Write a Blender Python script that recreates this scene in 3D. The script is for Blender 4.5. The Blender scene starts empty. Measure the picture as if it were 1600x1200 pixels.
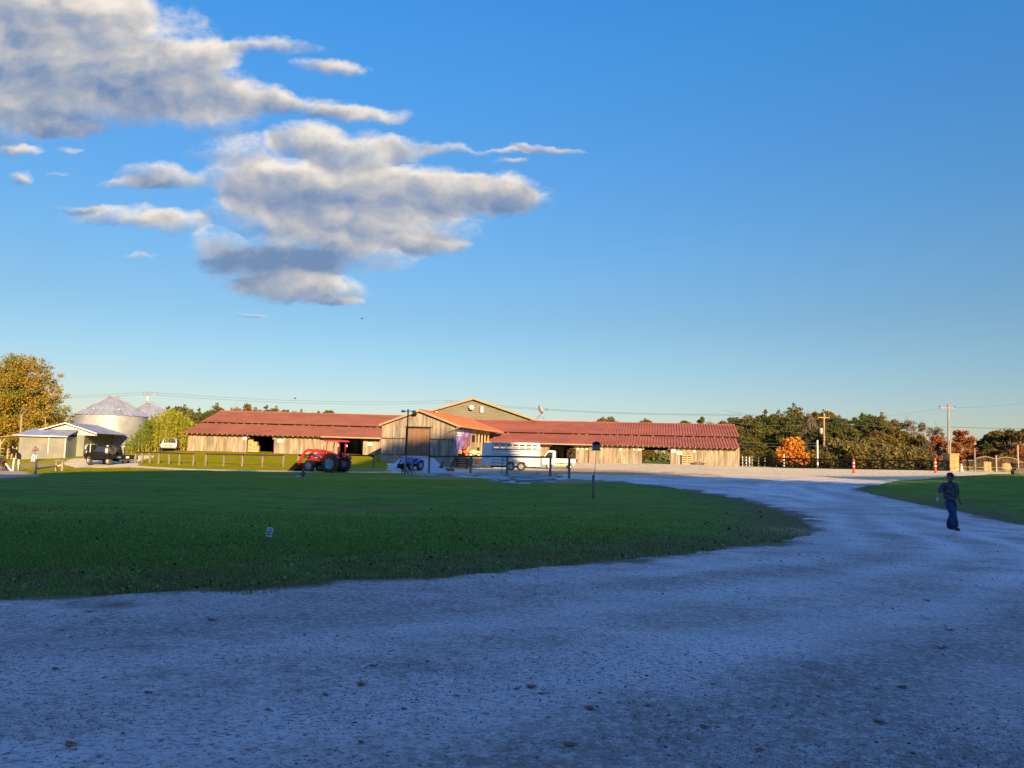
import bpy, bmesh, math, random
import numpy as np
from mathutils import Vector, Matrix, noise as mnoise
R = math.radians
rnd = random.Random(7)
rng = np.random.default_rng(11)
S = bpy.context.scene
COL = S.collection
EYE = 1.75
F = 1209.0
PITCH, ROLL = R(5.246), R(1.55)

# ------------------------------------------------------------------ camera
fw = Vector((0, math.cos(PITCH), math.sin(PITCH)))
up0 = Vector((0, -math.sin(PITCH), math.cos(PITCH)))
rt0 = Vector((1, 0, 0))
rt = rt0 * math.cos(ROLL) + up0 * math.sin(ROLL)
up = up0 * math.cos(ROLL) - rt0 * math.sin(ROLL)
cd = bpy.data.cameras.new('camera')
cd.sensor_width = 36.0
cd.lens = 36.0 * F / 1600.0
cd.clip_start = 0.1
cd.clip_end = 6000
cam = bpy.data.objects.new('camera', cd)
COL.objects.link(cam)
m = Matrix.Identity(4)
for i in range(3):
    m[i][0] = rt[i]; m[i][1] = up[i]; m[i][2] = -fw[i]
m[2][3] = EYE
cam.matrix_world = m
S.camera = cam

def pdir(px, py):
    return fw * F + rt * (px - 800) + up * (600 - py)
def P(px, py, d):
    """the point of the place seen at a photo pixel, d metres ahead"""
    v = pdir(px, py)
    v = v * (d / v.y)
    return Vector((v.x, v.y, v.z + EYE))

# ------------------------------------------------------------------ terrain
CP = [(800,1200,4.33),(0,1200,4.15),(1600,1200,4.53),(0,945,8.3),(400,919,9.7),(800,889,11.9),(1000,872,13.9),
 (1200,850,17.5),(1270,830,21.5),(1485,829,24.6),(1600,820,27),(415,856,14),(928,778,34),(1150,778,37.5),
 (889,748,49.5),(735,740,60),(670,740,60),(505,738,63),(800,737,70),(872,733,76),(292,704.5,93),(440,708,93),(594,713,90),
 (1157,729,89),(1000,725,91),(860,724,92),(690,734,76),(620,737,68),(1000,737,62),(1100,748,52),(1212,731,98),(1350,733.5,98),
 (1480,736,96),(1334,740,74),(1477,740,80),(1590,741,70),(1400,757,50),(60,741,56),(5,736,75),(165,728,80),
 (262,706,100),(170,715,104),(65,717,88),(120,714,90),(250,736,60),(400,737,60),(211,723,77),(302,727,73),(410,731,70),(584,730,70),
 (600,790,31),(300,790,27),(100,790,26),(1560,780,36)]
cpts = []
for a in CP:
    p = P(*a); cpts.append((p.x, p.y, p.z))
cpts += [(-60,135,.5),(0,125,1.2),(60,125,1.2),(-110,60,-1.2),(110,70,1.2),(-60,0,-.1),(60,0,-.2),(0,-30,0),(-60,-40,0),(60,-40,0),
         (110,125,1.3),(-120,130,-.4),(45,45,.3),(60,80,1.2)]
cpts = np.array(cpts)
def _phi(r2): return np.sqrt(r2 + 36.0)
_A = _phi(((cpts[:, None, :2] - cpts[None, :, :2]) ** 2).sum(-1))
_n = len(cpts)
_K = np.zeros((_n + 1, _n + 1)); _K[:_n, :_n] = _A - np.eye(_n) * 0.0
_wt = np.array([0.02 if q[1] < 30 else 0.25 for q in cpts])
_K[:_n, :_n] -= np.diag(_wt); _K[:_n, _n] = 1; _K[_n, :_n] = 1
_sol = np.linalg.solve(_K, np.concatenate([cpts[:, 2], [0]]))
def gz(x, y):
    x = np.asarray(x, float); y = np.asarray(y, float)
    xc = np.clip(x, -125, 125); yc = np.clip(y, -45, 140)
    out = np.full(x.shape, _sol[_n])
    for i in range(_n):
        out = out + _sol[i] * _phi((xc - cpts[i, 0]) ** 2 + (yc - cpts[i, 1]) ** 2)
    return out
def G(x, y): return float(gz(np.array([x]), np.array([y]))[0])
def base(px, py, d):
    p = P(px, py, d); p.z = G(p.x, p.y); return p
def gpix(px, py):
    """where the sight line of a photo pixel meets the ground"""
    d = np.concatenate([np.arange(2.5, 30, .05), np.arange(30, 140, .2)])
    v = pdir(px, py)
    x = v.x / v.y * d; z = EYE + v.z / v.y * d
    g = gz(x, d)
    k = np.argmax(z < g) if (z < g).any() else len(d) - 1
    return (float(x[k]), float(d[k]))

# ------------------------------------------------------------------ helpers
def lin(r, g, b):
    f = lambda c: (c/255/12.92) if c <= 10 else ((c/255 + .055)/1.055) ** 2.4
    return (f(r), f(g), f(b))

def mat(name, c, rough=.7, metal=0, c2=None, scale=3, detail=4, bump=0, bscale=None, stretch=(1,1,1), island=0, rand_obj=0,
        spec=.3, trans=0, c3=None, fac=(.4,.6), bdist=.02, wave=None):
    M = bpy.data.materials.new(name); M.use_nodes = True
    nt = M.node_tree; N = nt.nodes; L = nt.links
    b = N['Principled BSDF']
    b.inputs['Roughness'].default_value = rough
    b.inputs['Metallic'].default_value = metal
    b.inputs['Specular IOR Level'].default_value = spec
    b.inputs['Base Color'].default_value = (*c, 1)
    tc = N.new('ShaderNodeTexCoord'); mp = N.new('ShaderNodeMapping')
    mp.inputs['Scale'].default_value = stretch
    L.new(tc.outputs['Object'], mp.inputs[0])
    out = None
    if c2 is not None:
        nz = N.new('ShaderNodeTexNoise'); nz.inputs['Scale'].default_value = scale; nz.inputs['Detail'].default_value = detail
        nz.inputs['Roughness'].default_value = .6
        L.new(mp.outputs[0], nz.inputs['Vector'])
        rp = N.new('ShaderNodeValToRGB')
        rp.color_ramp.elements[0].position = fac[0]; rp.color_ramp.elements[1].position = fac[1]
        rp.color_ramp.elements[0].color = (*c, 1); rp.color_ramp.elements[1].color = (*c2, 1)
        if c3 is not None:
            e = rp.color_ramp.elements.new((fac[0]+fac[1])/2); e.color = (*c3, 1)
        L.new(nz.outputs['Fac'], rp.inputs[0]); out = rp.outputs[0]
    if island or rand_obj:
        src = None
        if island:
            ge = N.new('ShaderNodeNewGeometry'); src = ge.outputs['Random Per Island']; amt = island
        else:
            ge = N.new('ShaderNodeObjectInfo'); src = ge.outputs['Random']; amt = rand_obj
        mr = N.new('ShaderNodeMapRange'); mr.inputs[3].default_value = 1 - amt; mr.inputs[4].default_value = 1 + amt
        L.new(src, mr.inputs[0])
        hs = N.new('ShaderNodeHueSaturation')
        L.new(mr.outputs[0], hs.inputs['Value'])
        mh = N.new('ShaderNodeMapRange'); mh.inputs[3].default_value = .5 - amt*.05; mh.inputs[4].default_value = .5 + amt*.05
        wn = N.new('ShaderNodeTexWhiteNoise'); wn.noise_dimensions = '1D'
        L.new(src, wn.inputs['W']); L.new(wn.outputs['Value'], mh.inputs[0]); L.new(mh.outputs[0], hs.inputs['Hue'])
        if out: L.new(out, hs.inputs['Color'])
        else: hs.inputs['Color'].default_value = (*c, 1)
        out = hs.outputs[0]
    if out: L.new(out, b.inputs['Base Color'])
    if bump:
        nb = N.new('ShaderNodeTexNoise'); nb.inputs['Scale'].default_value = bscale or scale * 3; nb.inputs['Detail'].default_value = 5
        L.new(mp.outputs[0], nb.inputs['Vector'])
        bp = N.new('ShaderNodeBump'); bp.inputs['Strength'].default_value = bump; bp.inputs['Distance'].default_value = bdist
        L.new(nb.outputs['Fac'], bp.inputs['Height']); L.new(bp.outputs[0], b.inputs['Normal'])
    if wave:
        wv = N.new('ShaderNodeTexWave'); wv.bands_direction = wave[0]; wv.inputs['Scale'].default_value = wave[1]
        L.new(tc.outputs['Object'], wv.inputs['Vector'])
        bp = N.new('ShaderNodeBump'); bp.inputs['Strength'].default_value = wave[2]; bp.inputs['Distance'].default_value = .03
        L.new(wv.outputs['Fac'], bp.inputs['Height']); L.new(bp.outputs[0], b.inputs['Normal'])
    if trans:
        tr = N.new('ShaderNodeBsdfTranslucent'); mx = N.new('ShaderNodeMixShader'); mx.inputs[0].default_value = trans
        if out: L.new(out, tr.inputs[0])
        else: tr.inputs[0].default_value = (*c, 1)
        L.new(b.outputs[0], mx.inputs[1]); L.new(tr.outputs[0], mx.inputs[2])
        L.new(mx.outputs[0], N['Material Output'].inputs[0])
    return M

MT = {}
MT['wood'] = mat('weathered_wood', (.32,.255,.185), .85, c2=(.19,.155,.12), scale=1.2, stretch=(3,3,.5), island=.22, bump=.4, bscale=20)
MT['wood_grey'] = mat('grey_wood', (.25,.21,.16), .85, c2=(.17,.14,.11), scale=1.5, stretch=(3,3,.5), island=.2, bump=.4, bscale=20)
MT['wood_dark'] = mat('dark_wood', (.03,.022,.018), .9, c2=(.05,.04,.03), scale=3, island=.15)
MT['wood_new'] = mat('new_wood', (.50,.36,.19), .8, c2=(.42,.28,.14), scale=3, stretch=(1,1,.3), island=.12)
MT['wood_post'] = mat('post_wood', (.22,.18,.135), .9, c2=(.13,.105,.08), scale=4, stretch=(3,3,.5), bump=.3)
MT['rail_wood'] = mat('rail_wood', (.085,.07,.055), .9, c2=(.05,.042,.034), scale=3, bump=.3)
MT['roof'] = mat('red_metal_roof', (.31,.108,.052), .75, .0, c2=(.25,.088,.045), scale=.35, detail=8, spec=.08)
MT['roof_b'] = mat('brick_red_metal_roof', (.32,.105,.055), .75, .0, c2=(.25,.08,.045), scale=.35, detail=8, spec=.08)
MT['roof_orange'] = mat('orange_metal_roof', (.52,.10,.028), .5, 0, c2=(.47,.085,.028), scale=.5, spec=.25)
MT['trim'] = mat('tan_trim', (.33,.24,.14), .7, c2=(.27,.20,.12), scale=2)
MT['galv'] = mat('galvanised_steel', (.38,.375,.36), .55, .4, c2=(.29,.29,.29), scale=.5, detail=6, wave=('Z', 1.6, .25))
MT['galv_roof'] = mat('galvanised_roof', (.27,.28,.29), .65, .15, c2=(.20,.21,.22), scale=.8, detail=5)
MT['shed_metal'] = mat('shed_siding', (.225,.215,.185), .7, 0, c2=(.175,.17,.15), scale=.6, wave=('X', 1.6, .5))
MT['shed_green'] = mat('shed_side_wall', (.21,.215,.18), .7, 0, c2=(.17,.18,.15), scale=.6)
MT['white'] = mat('white_paint', (.62,.60,.57), .6, c2=(.54,.52,.49), scale=4)
MT['whitecar'] = mat('white_car_paint', (.60,.59,.55), .35, c2=(.64,.62,.57), scale=2, spec=.5)
MT['black'] = mat('black_paint', (.005,.005,.006), .3, spec=.4, c2=(.008,.008,.008), scale=2)
MT['slat_gap'] = mat('slat_gap_metal', (.10,.10,.11), .6, .3, c2=(.13,.13,.13))
MT['blackm'] = mat('matt_black', (.008,.008,.009), .8, c2=(.014,.013,.013), spec=.1, scale=5)
MT['fenceblack'] = mat('black_fence_paint', (.004,.0035,.004), .9, spec=.05, c2=(.007,.006,.006), scale=5)
MT['rubber'] = mat('tyre_rubber', (.035,.032,.03), .9, c2=(.075,.06,.045), scale=6)
MT['tread'] = mat('muddy_tread', (.07,.05,.032), .95, c2=(.16,.11,.065), scale=6)
MT['rim'] = mat('wheel_rim', (.36,.37,.38), .5, .2, c2=(.25,.25,.26), scale=6)
MT['red'] = mat('red_paint', (.50,.016,.02), .35, spec=.5, c2=(.42,.02,.02), scale=3)
MT['blue'] = mat('blue_paint', (.02,.12,.42), .4, spec=.4, c2=(.02,.10,.34), scale=3)
MT['orange'] = mat('orange_paint', (.80,.13,.012), .4, spec=.4, c2=(.7,.12,.02), scale=3)
MT['rust'] = mat('rusty_steel', (.22,.075,.04), .8, c2=(.13,.05,.035), scale=6)
MT['yellow'] = mat('cream_paint', (.62,.46,.20), .5, c2=(.52,.40,.2), scale=3)
MT['steel'] = mat('dark_steel', (.10,.10,.11), .5, .6, c2=(.15,.14,.14), scale=5)
MT['alu'] = mat('bare_aluminium', (.62,.63,.65), .42, .35, c2=(.54,.55,.57), scale=1.5)
MT['glass'] = mat('dark_glass', (.03,.035,.04), .08, spec=.8)
MT['lamp_red'] = mat('red_lens', (.4,.01,.01), .3)
MT['lamp_white'] = mat('white_lens', (.7,.7,.68), .25)
MT['concrete'] = mat('concrete', (.40,.37,.33), .9, c2=(.30,.28,.25), scale=1.2, detail=7, bump=.3, bscale=12)
MT['stonewall'] = mat('foundation_stone', (.36,.29,.20), .9, c2=(.25,.20,.15), scale=1.5, detail=6, bump=.3)
MT['rolldoor'] = mat('brown_door', (.22,.12,.065), .6, c2=(.19,.105,.06), scale=1.5)
MT['siding'] = mat('hall_siding', (.19,.17,.125), .8, c2=(.14,.13,.095), scale=1.2, stretch=(.3,.3,6))
MT['skin'] = mat('skin', (.26,.125,.08), .6)
MT['denim'] = mat('denim', (.02,.035,.09), .85, c2=(.03,.05,.12), scale=8)
MT['denim_light'] = mat('light_denim', (.36,.42,.52), .85, c2=(.3,.36,.46), scale=8)
MT['camo'] = mat('camouflage_cloth', (.03,.032,.034), .9, c2=(.12,.105,.10), scale=16, detail=2, fac=(.42,.58), c3=(.06,.056,.055))
MT['greyshirt'] = mat('grey_shirt', (.16,.16,.17), .9, c2=(.2,.2,.2), scale=8)
MT['cap'] = mat('dark_cap', (.02,.02,.022), .9)
MT['hair'] = mat('dark_hair', (.04,.025,.015), .8)
MT['boot'] = mat('leather_boot', (.04,.03,.025), .6)
MT['horse'] = mat('bay_horse_coat', (.035,.016,.010), .55, c2=(.055,.024,.014), scale=3)
MT['horse2'] = mat('dark_horse_coat', (.022,.012,.010), .55, c2=(.035,.018,.012), scale=3)
MT['stone'] = mat('sandstone', (.42,.28,.115), .9, c2=(.30,.19,.085), scale=5, bump=.4, island=.25)
MT['stone_grey'] = mat('grey_stone', (.18,.17,.155), .9, c2=(.26,.24,.21), scale=4, bump=.4)
MT['paper'] = mat('white_notice', (.84,.83,.78), .7, c2=(.68,.66,.6), scale=6)
MT['ink'] = mat('dark_print', (.03,.05,.10), .7)
MT['hay'] = mat('straw_crate', (.42,.29,.13), .9, c2=(.28,.19,.09), scale=9, detail=6, stretch=(1,1,2))
MT['bark'] = mat('bark', (.12,.09,.065), .95, c2=(.07,.055,.04), scale=5, stretch=(1,1,.3), bump=.5)
MT['bark_pale'] = mat('pale_bark', (.26,.22,.18), .95, c2=(.17,.14,.11), scale=5, stretch=(1,1,.3))
MT['pole'] = mat('utility_pole_wood', (.42,.27,.12), .9, c2=(.30,.19,.09), scale=3, stretch=(2,2,.3))
MT['pole_grey'] = mat('weathered_pole', (.30,.26,.20), .9, c2=(.22,.19,.15), scale=3, stretch=(2,2,.3))
MT['wire'] = mat('wire', (.05,.05,.055), .6)
MT['brick'] = mat('red_brick_building', (.24,.085,.05), .9, c2=(.17,.06,.04), scale=10)

class MB:
    """collects shapes, links them as ONE mesh object"""
    def __init__(s): s.v = []; s.f = []
    def add(s, vs, fs):
        n = len(s.v); s.v += [tuple(v) for v in vs]; s.f += [tuple(n + i for i in f) for f in fs]; return s
    def box(s, x0, x1, y0, y1, z0, z1):
        return s.add([(x0,y0,z0),(x1,y0,z0),(x1,y1,z0),(x0,y1,z0),(x0,y0,z1),(x1,y0,z1),(x1,y1,z1),(x0,y1,z1)],
                     [(0,3,2,1),(4,5,6,7),(0,1,5,4),(1,2,6,5),(2,3,7,6),(3,0,4,7)])
    def cbox(s, c, h, b=.02):
        """box with bevelled edges: centre, half sizes"""
        x,y,z = h; b = min(b, x*.9, y*.9, z*.9); vs = []
        for sx in (-1,1):
            for sy in (-1,1):
                for sz in (-1,1):
                    vs += [(sx*x,sy*(y-b),sz*(z-b)),(sx*(x-b),sy*y,sz*(z-b)),(sx*(x-b),sy*(y-b),sz*z)]
        bm = bmesh.new()
        for v in vs: bm.verts.new((v[0]+c[0], v[1]+c[1], v[2]+c[2]))
        r = bmesh.ops.convex_hull(bm, input=bm.verts)
        bm.verts.index_update()
        V = [v.co[:] for v in bm.verts]; Fc = [[v.index for v in f.verts] for f in bm.faces]
        bm.free(); return s.add(V, Fc)
    def hull(s, pts):
        bm = bmesh.new()
        for v in pts: bm.verts.new(v)
        bmesh.ops.convex_hull(bm, input=bm.verts)
        for v in [v for v in bm.verts if not v.link_faces]: bm.verts.remove(v)
        bm.verts.index_update(); bm.verts.ensure_lookup_table()
        V = [v.co[:] for v in bm.verts]; Fc = [[v.index for v in f.verts] for f in bm.faces]
        bm.free(); return s.add(V, Fc)
    def tube(s, pts, r, n=8, cap=True):
        pts = [Vector(p) for p in pts]
        rs = r if isinstance(r, (list, tuple)) else [r] * len(pts)
        t0 = (pts[1] - pts[0]).normalized()
        a = t0.orthogonal().normalized(); vs = []
        for i, p in enumerate(pts):
            t = (pts[min(i+1, len(pts)-1)] - pts[max(i-1, 0)]).normalized()
            a = (a - t * a.dot(t)).normalized(); b = t.cross(a)
            for k in range(n):
                w = 2*math.pi*k/n
                vs.append(p + (a*math.cos(w) + b*math.sin(w)) * rs[i])
        fs = [(i*n+k, i*n+(k+1) % n, (i+1)*n+(k+1) % n, (i+1)*n+k) for i in range(len(pts)-1) for k in range(n)]
        if cap:
            fs.append(tuple(range(n))[::-1]); fs.append(tuple((len(pts)-1)*n+k for k in range(n)))
        return s.add(vs, fs)
    def beam(s, p0, p1, w, h):
        p0 = Vector(p0); p1 = Vector(p1); t = (p1-p0).normalized()
        z = Vector((0,0,1)) if abs(t.z) < .95 else Vector((0,1,0))
        a = t.cross(z).normalized(); b = a.cross(t)
        vs = [p + a*(w/2*i) + b*(h/2*j) for p in (p0, p1) for i, j in ((-1,-1),(1,-1),(1,1),(-1,1))]
        return s.add(vs, [(0,1,2,3),(7,6,5,4),(0,4,5,1),(1,5,6,2),(2,6,7,3),(3,7,4,0)])
    def lathe(s, prof, n=24, axis='z', c=(0,0,0), closed=False):
        vs = []; m = len(prof)
        for k in range(n):
            w = 2*math.pi*k/n; ca, sa = math.cos(w), math.sin(w)
            for r, h in prof:
                if axis == 'z': p = (r*ca, r*sa, h)
                elif axis == 'y': p = (r*ca, h, r*sa)
                else: p = (h, r*ca, r*sa)
                vs.append((p[0]+c[0], p[1]+c[1], p[2]+c[2]))
        fs = []
        for k in range(n):
            for i in range(m if closed else m-1):
                j = (i+1) % m
                fs.append((k*m+i, ((k+1) % n)*m+i, ((k+1) % n)*m+j, k*m+j))
        return s.add(vs, fs)
    def prism(s, poly, a, b, axis='y'):
        """polygon (two coordinates) extruded from a to b along the axis"""
        n = len(poly)
        def q(u, v, w): return {'y': (u, w, v), 'x': (w, u, v), 'z': (u, v, w)}[axis]
        vs = [q(u, v, a) for u, v in poly] + [q(u, v, b) for u, v in poly]
        fs = [tuple(range(n)), tuple(range(2*n-1, n-1, -1))] + [(i, i+n, (i+1) % n + n, (i+1) % n) for i in range(n)]
        return s.add(vs, fs)
    def sphere(s, c, r, n=10, sz=(1,1,1)):
        vs = []; fs = []
        m = n//2 + 1
        for i in range(m+1):
            t = math.pi*i/m
            for k in range(n):
                w = 2*math.pi*k/n
                vs.append((c[0]+r*sz[0]*math.sin(t)*math.cos(w), c[1]+r*sz[1]*math.sin(t)*math.sin(w), c[2]+r*sz[2]*math.cos(t)))
        for i in range(m):
            for k in range(n):
                fs.append((i*n+k, (i+1)*n+k, (i+1)*n+(k+1) % n, i*n+(k+1) % n))
        return s.add(vs, fs)
    def build(s, name, material, parent=None, smooth=False, loc=None):
        me = bpy.data.meshes.new(name); me.from_pydata(s.v, [], s.f); me.validate()
        bm = bmesh.new(); bm.from_mesh(me); bmesh.ops.remove_doubles(bm, verts=bm.verts, dist=1e-5)
        bmesh.ops.recalc_face_normals(bm, faces=bm.faces); bm.to_mesh(me); bm.free()
        if smooth:
            me.shade_smooth()
            me.set_sharp_from_angle(angle=R(35))
        me.materials.append(MT[material] if isinstance(material, str) else material)
        o = bpy.data.objects.new(name, me); COL.objects.link(o)
        if parent is not None: o.parent = parent
        if loc is not None: o.location = loc
        return o

def np_mesh(name, V, Fc, material, parent=None):
    """big mesh from arrays; Fc is n x 3 or n x 4"""
    me = bpy.data.meshes.new(name)
    V = np.asarray(V, np.float32); Fc = np.asarray(Fc, np.int32); k = Fc.shape[1]
    me.vertices.add(len(V)); me.vertices.foreach_set('co', V.ravel())
    me.loops.add(Fc.size); me.loops.foreach_set('vertex_index', Fc.ravel())
    me.polygons.add(len(Fc)); me.polygons.foreach_set('loop_start', np.arange(0, Fc.size, k, dtype=np.int32))
    me.update(calc_edges=True)
    me.materials.append(MT[material] if isinstance(material, str) else material)
    o = bpy.data.objects.new(name, me); COL.objects.link(o)
    if parent is not None: o.parent = parent
    return o

def tag(o, label=None, cat=None, group=None, kind=None):
    if label: o['label'] = label
    if cat: o['category'] = cat
    if group: o['group'] = group
    if kind: o['kind'] = kind
    return o
def thing(name, label, cat, loc=(0,0,0), rz=0, group=None):
    o = bpy.data.objects.new(name, None); COL.objects.link(o); o.empty_display_size = .2
    o.location = loc; o.rotation_euler = (0, 0, rz)
    return tag(o, label, cat, group)
KIDS = {}
def kids(o): return [c for c in bpy.data.objects if c.parent == o]
def copy_tree(o, parent=None, _k=None):
    c = o.copy(); COL.objects.link(c)
    if parent is not None: c.parent = parent
    for ch in (KIDS.setdefault(o.name, kids(o))): copy_tree(ch, c)
    return c
def place(o, loc, rz=None, label=None, scale=None, group=None):
    o.location = loc
    if rz is not None: o.rotation_euler = (0, 0, rz)
    if scale is not None: o.scale = scale if isinstance(scale, (tuple, list)) else (scale,)*3
    if label: o['label'] = label
    if group: o['group'] = group
    return o
def mat_y(depthvec):
    return math.atan2(-depthvec[0], depthvec[1])
# ------------------------------------------------------------------ ground sheets
def poly_sd(x, y, poly):
    """signed distance to a polygon, positive inside"""
    p = np.array(poly, float); q = np.roll(p, -1, 0)
    best = np.full(x.shape, 1e9); ins = np.zeros(x.shape, bool)
    for (ax, ay), (bx, by) in zip(p, q):
        dx, dy = bx-ax, by-ay; L2 = dx*dx+dy*dy + 1e-12
        t = np.clip(((x-ax)*dx+(y-ay)*dy)/L2, 0, 1)
        best = np.minimum(best, (x-ax-t*dx)**2+(y-ay-t*dy)**2)
        c = (ay > y) != (by > y)
        with np.errstate(divide='ignore', invalid='ignore'):
            ins ^= c & (x < dx*(y-ay)/(dy if abs(dy) > 1e-9 else 1e-9)+ax)
    d = np.sqrt(best)
    return np.where(ins, d, -d)
def vnoise(x, y, s, seed=0):
    """smooth value noise on arrays"""
    r = np.random.default_rng(seed); T = r.random((256, 256))
    u = np.asarray(x)/s + 1000.3; v = np.asarray(y)/s + 1000.7
    i = np.floor(u).astype(int); j = np.floor(v).astype(int); fu = u-i; fv = v-j
    fu = fu*fu*(3-2*fu); fv = fv*fv*(3-2*fv)
    g = lambda a, b: T[a % 256, b % 256]
    return (g(i,j)*(1-fu)+g(i+1,j)*fu)*(1-fv) + (g(i,j+1)*(1-fu)+g(i+1,j+1)*fu)*fv - .5

# outline of the big lawn island (pixels on the photo -> ground points)
edge_front = [gpix(*q) for q in [(0,945),(200,932),(400,920),(650,904),(800,890),(1000,873),(1120,860),(1200,850),(1250,840),(1272,830)]]
edge_back = [gpix(*q) for q in [(1262,815),(1225,798),(1150,778),(1050,762),(950,752),(895,748.5)]]
lawn_mid = [gpix(*q) for q in [(840,751),(780,749),(720,745),(690,742),(655,740.2),(615,739),(560,738.4)]]
ftrack0 = [gpix(*q) for q in [(480,737.7),(400,736.9),(300,734.6),(215,729.7)]]
ftrack1 = [gpix(*q) for q in [(215,728),(300,732.9),(400,735.2),(480,736),(560,737.2),(610,736.8)]]
drive = [gpix(*q) for q in [(150,731),(112,729),(96,724),(112,717),(150,716),(215,712),(240,711),(240,715),(215,719)]]
lot = [gpix(*q) for q in [(655,716),(700,723),(740,731)]]
x0, y0 = edge_front[0]
gravel_poly = ([(-60,-60),(-60,y0-16),(-22,y0-3.5)] + edge_front + edge_back + lawn_mid + ftrack0 + drive + ftrack1 +
   [(-12.5,80),(-5,86),(0,96),(20,99),(27,93),(33,96),(40,99),(80,101),(80,100)] + [(72,97),(60,89)] +
   [gpix(*q) for q in [(1600,738.5),(1540,741.5),(1480,744.5),(1410,750),(1355,760),(1338,764),(1345,768),(1400,780),(1480,796),(1600,821)]] +
   [(25,20),(40,10),(60,-60)])

ys = [-60.]
while ys[-1] < 105:
    y = ys[-1]; ys.append(y + (2.0 if y < -6 else .5 if y < 2 else max(.1, .011*y)))
ys = np.array(ys); xs = np.concatenate([np.arange(-62, -18, .6), np.arange(-18, 24, .16), np.arange(24, 82, .5)])
def sheet(name, poly, material, h, edge=.25, nz=.5, xr=None, yr=None, slope=.12):
    X = xs if xr is None else np.arange(xr[0], xr[1], xr[2]); Y = ys if yr is None else np.arange(yr[0], yr[1], yr[2])
    gx, gy = np.meshgrid(X, Y)
    sd = poly_sd(gx, gy, poly)
    n = vnoise(gx, gy, .9, 1)*nz + vnoise(gx, gy, .3, 2)*nz*.7 + vnoise(gx, gy, 4, 3)*nz
    z = gz(gx, gy) + np.clip((sd + n)*slope, -.09, h)
    keep = sd + n > -.9
    idx = np.arange(gx.size).reshape(gx.shape)
    q = np.stack([idx[:-1,:-1], idx[:-1,1:], idx[1:,1:], idx[1:,:-1]], -1).reshape(-1, 4)
    q = q[keep.ravel()[q].any(1)]
    used, inv = np.unique(q, return_inverse=True)
    V = np.stack([gx.ravel(), gy.ravel(), z.ravel()], -1)[used]
    o = np_mesh(name, V, inv.reshape(-1, 4), material)
    o.data.shade_smooth()
    if name == 'gravel_road':
        X_, Y_, D_ = V[:,0], V[:,1], (sd + n*.0).ravel()[used]
        q_ = D_ + vnoise(X_, Y_, 7, 71)*1.1 + vnoise(X_, Y_, 2, 72)*.25
        tr = sum(np.exp(-((q_-c0)/w0)**2)*a0 for c0, w0, a0 in ((1.3,.35,.7),(3.1,.4,.9),(4.9,.45,1),(6.9,.5,.9),(8.6,.5,.8),(10.6,.6,.6)))
        dk = np.exp(-((q_-7.4)/1.3)**2)*.9 + np.exp(-((q_-2.2)/.35)**2)*.5 + np.exp(-((q_-5.9)/.4)**2)*.5
        dk = dk*np.clip(.75+vnoise(X_, Y_, 2.2, 75)*1.5+vnoise(X_, Y_, .7, 76)*.9, 0, 1)
        tr = tr*np.clip(.6+vnoise(X_, Y_, 3, 73)*1.6, 0, 1)
        eg = np.clip(1-(D_+vnoise(X_, Y_, .8, 74)*1.0+vnoise(X_, Y_, .25, 75)*.5)/.45, 0, 1)*(Y_ < 48)
        for nm_, vv in (('track', tr), ('edge', eg), ('rut', dk), ('sunlit_tan', np.clip((Y_-48+vnoise(X_, Y_, 5, 79)*6)/10, 0, .92))):
            a_ = o.data.attributes.new(nm_, 'FLOAT', 'POINT'); a_.data.foreach_set('value', vv.astype(np.float32))
    return tag(o, kind='structure')

def nodes(name):
    M = bpy.data.materials.new(name); M.use_nodes = True
    return M, M.node_tree.nodes, M.node_tree.links
def mixc(N, L, a, b, f, mode='MIX'):
    n = N.new('ShaderNodeMix'); n.data_type = 'RGBA'; n.blend_type = mode
    for s, v in (('A', a), ('B', b)):
        k = [i for i in n.inputs if i.name == s and i.type == 'RGBA'][0]
        if isinstance(v, tuple): k.default_value = (*v, 1)
        else: L.new(v, k)
    if isinstance(f, (int, float)): n.inputs[0].default_value = f
    else: L.new(f, n.inputs[0])
    return [o for o in n.outputs if o.type == 'RGBA'][0]
def noise(N, L, scale, detail=5, rough=.6, lo=.4, hi=.6, stretch=None, kind='n'):
    g = N.new('ShaderNodeNewGeometry'); src = g.outputs['Position']
    if stretch:
        mp = N.new('ShaderNodeMapping'); mp.inputs['Scale'].default_value = stretch[:3]
        if len(stretch) > 3: mp.inputs['Rotation'].default_value = (0, 0, stretch[3])
        L.new(src, mp.inputs[0]); src = mp.outputs[0]
    if kind == 'v':
        t = N.new('ShaderNodeTexVoronoi'); t.inputs['Scale'].default_value = scale; L.new(src, t.inputs['Vector']); o = t.outputs['Distance']
    else:
        t = N.new('ShaderNodeTexNoise'); t.inputs['Scale'].default_value = scale; t.inputs['Detail'].default_value = detail
        t.inputs['Roughness'].default_value = rough; L.new(src, t.inputs['Vector']); o = t.outputs['Fac']
    r = N.new('ShaderNodeMapRange'); r.inputs[1].default_value = lo; r.inputs[2].default_value = hi
    L.new(o, r.inputs[0]); return r.outputs[0]

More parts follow.
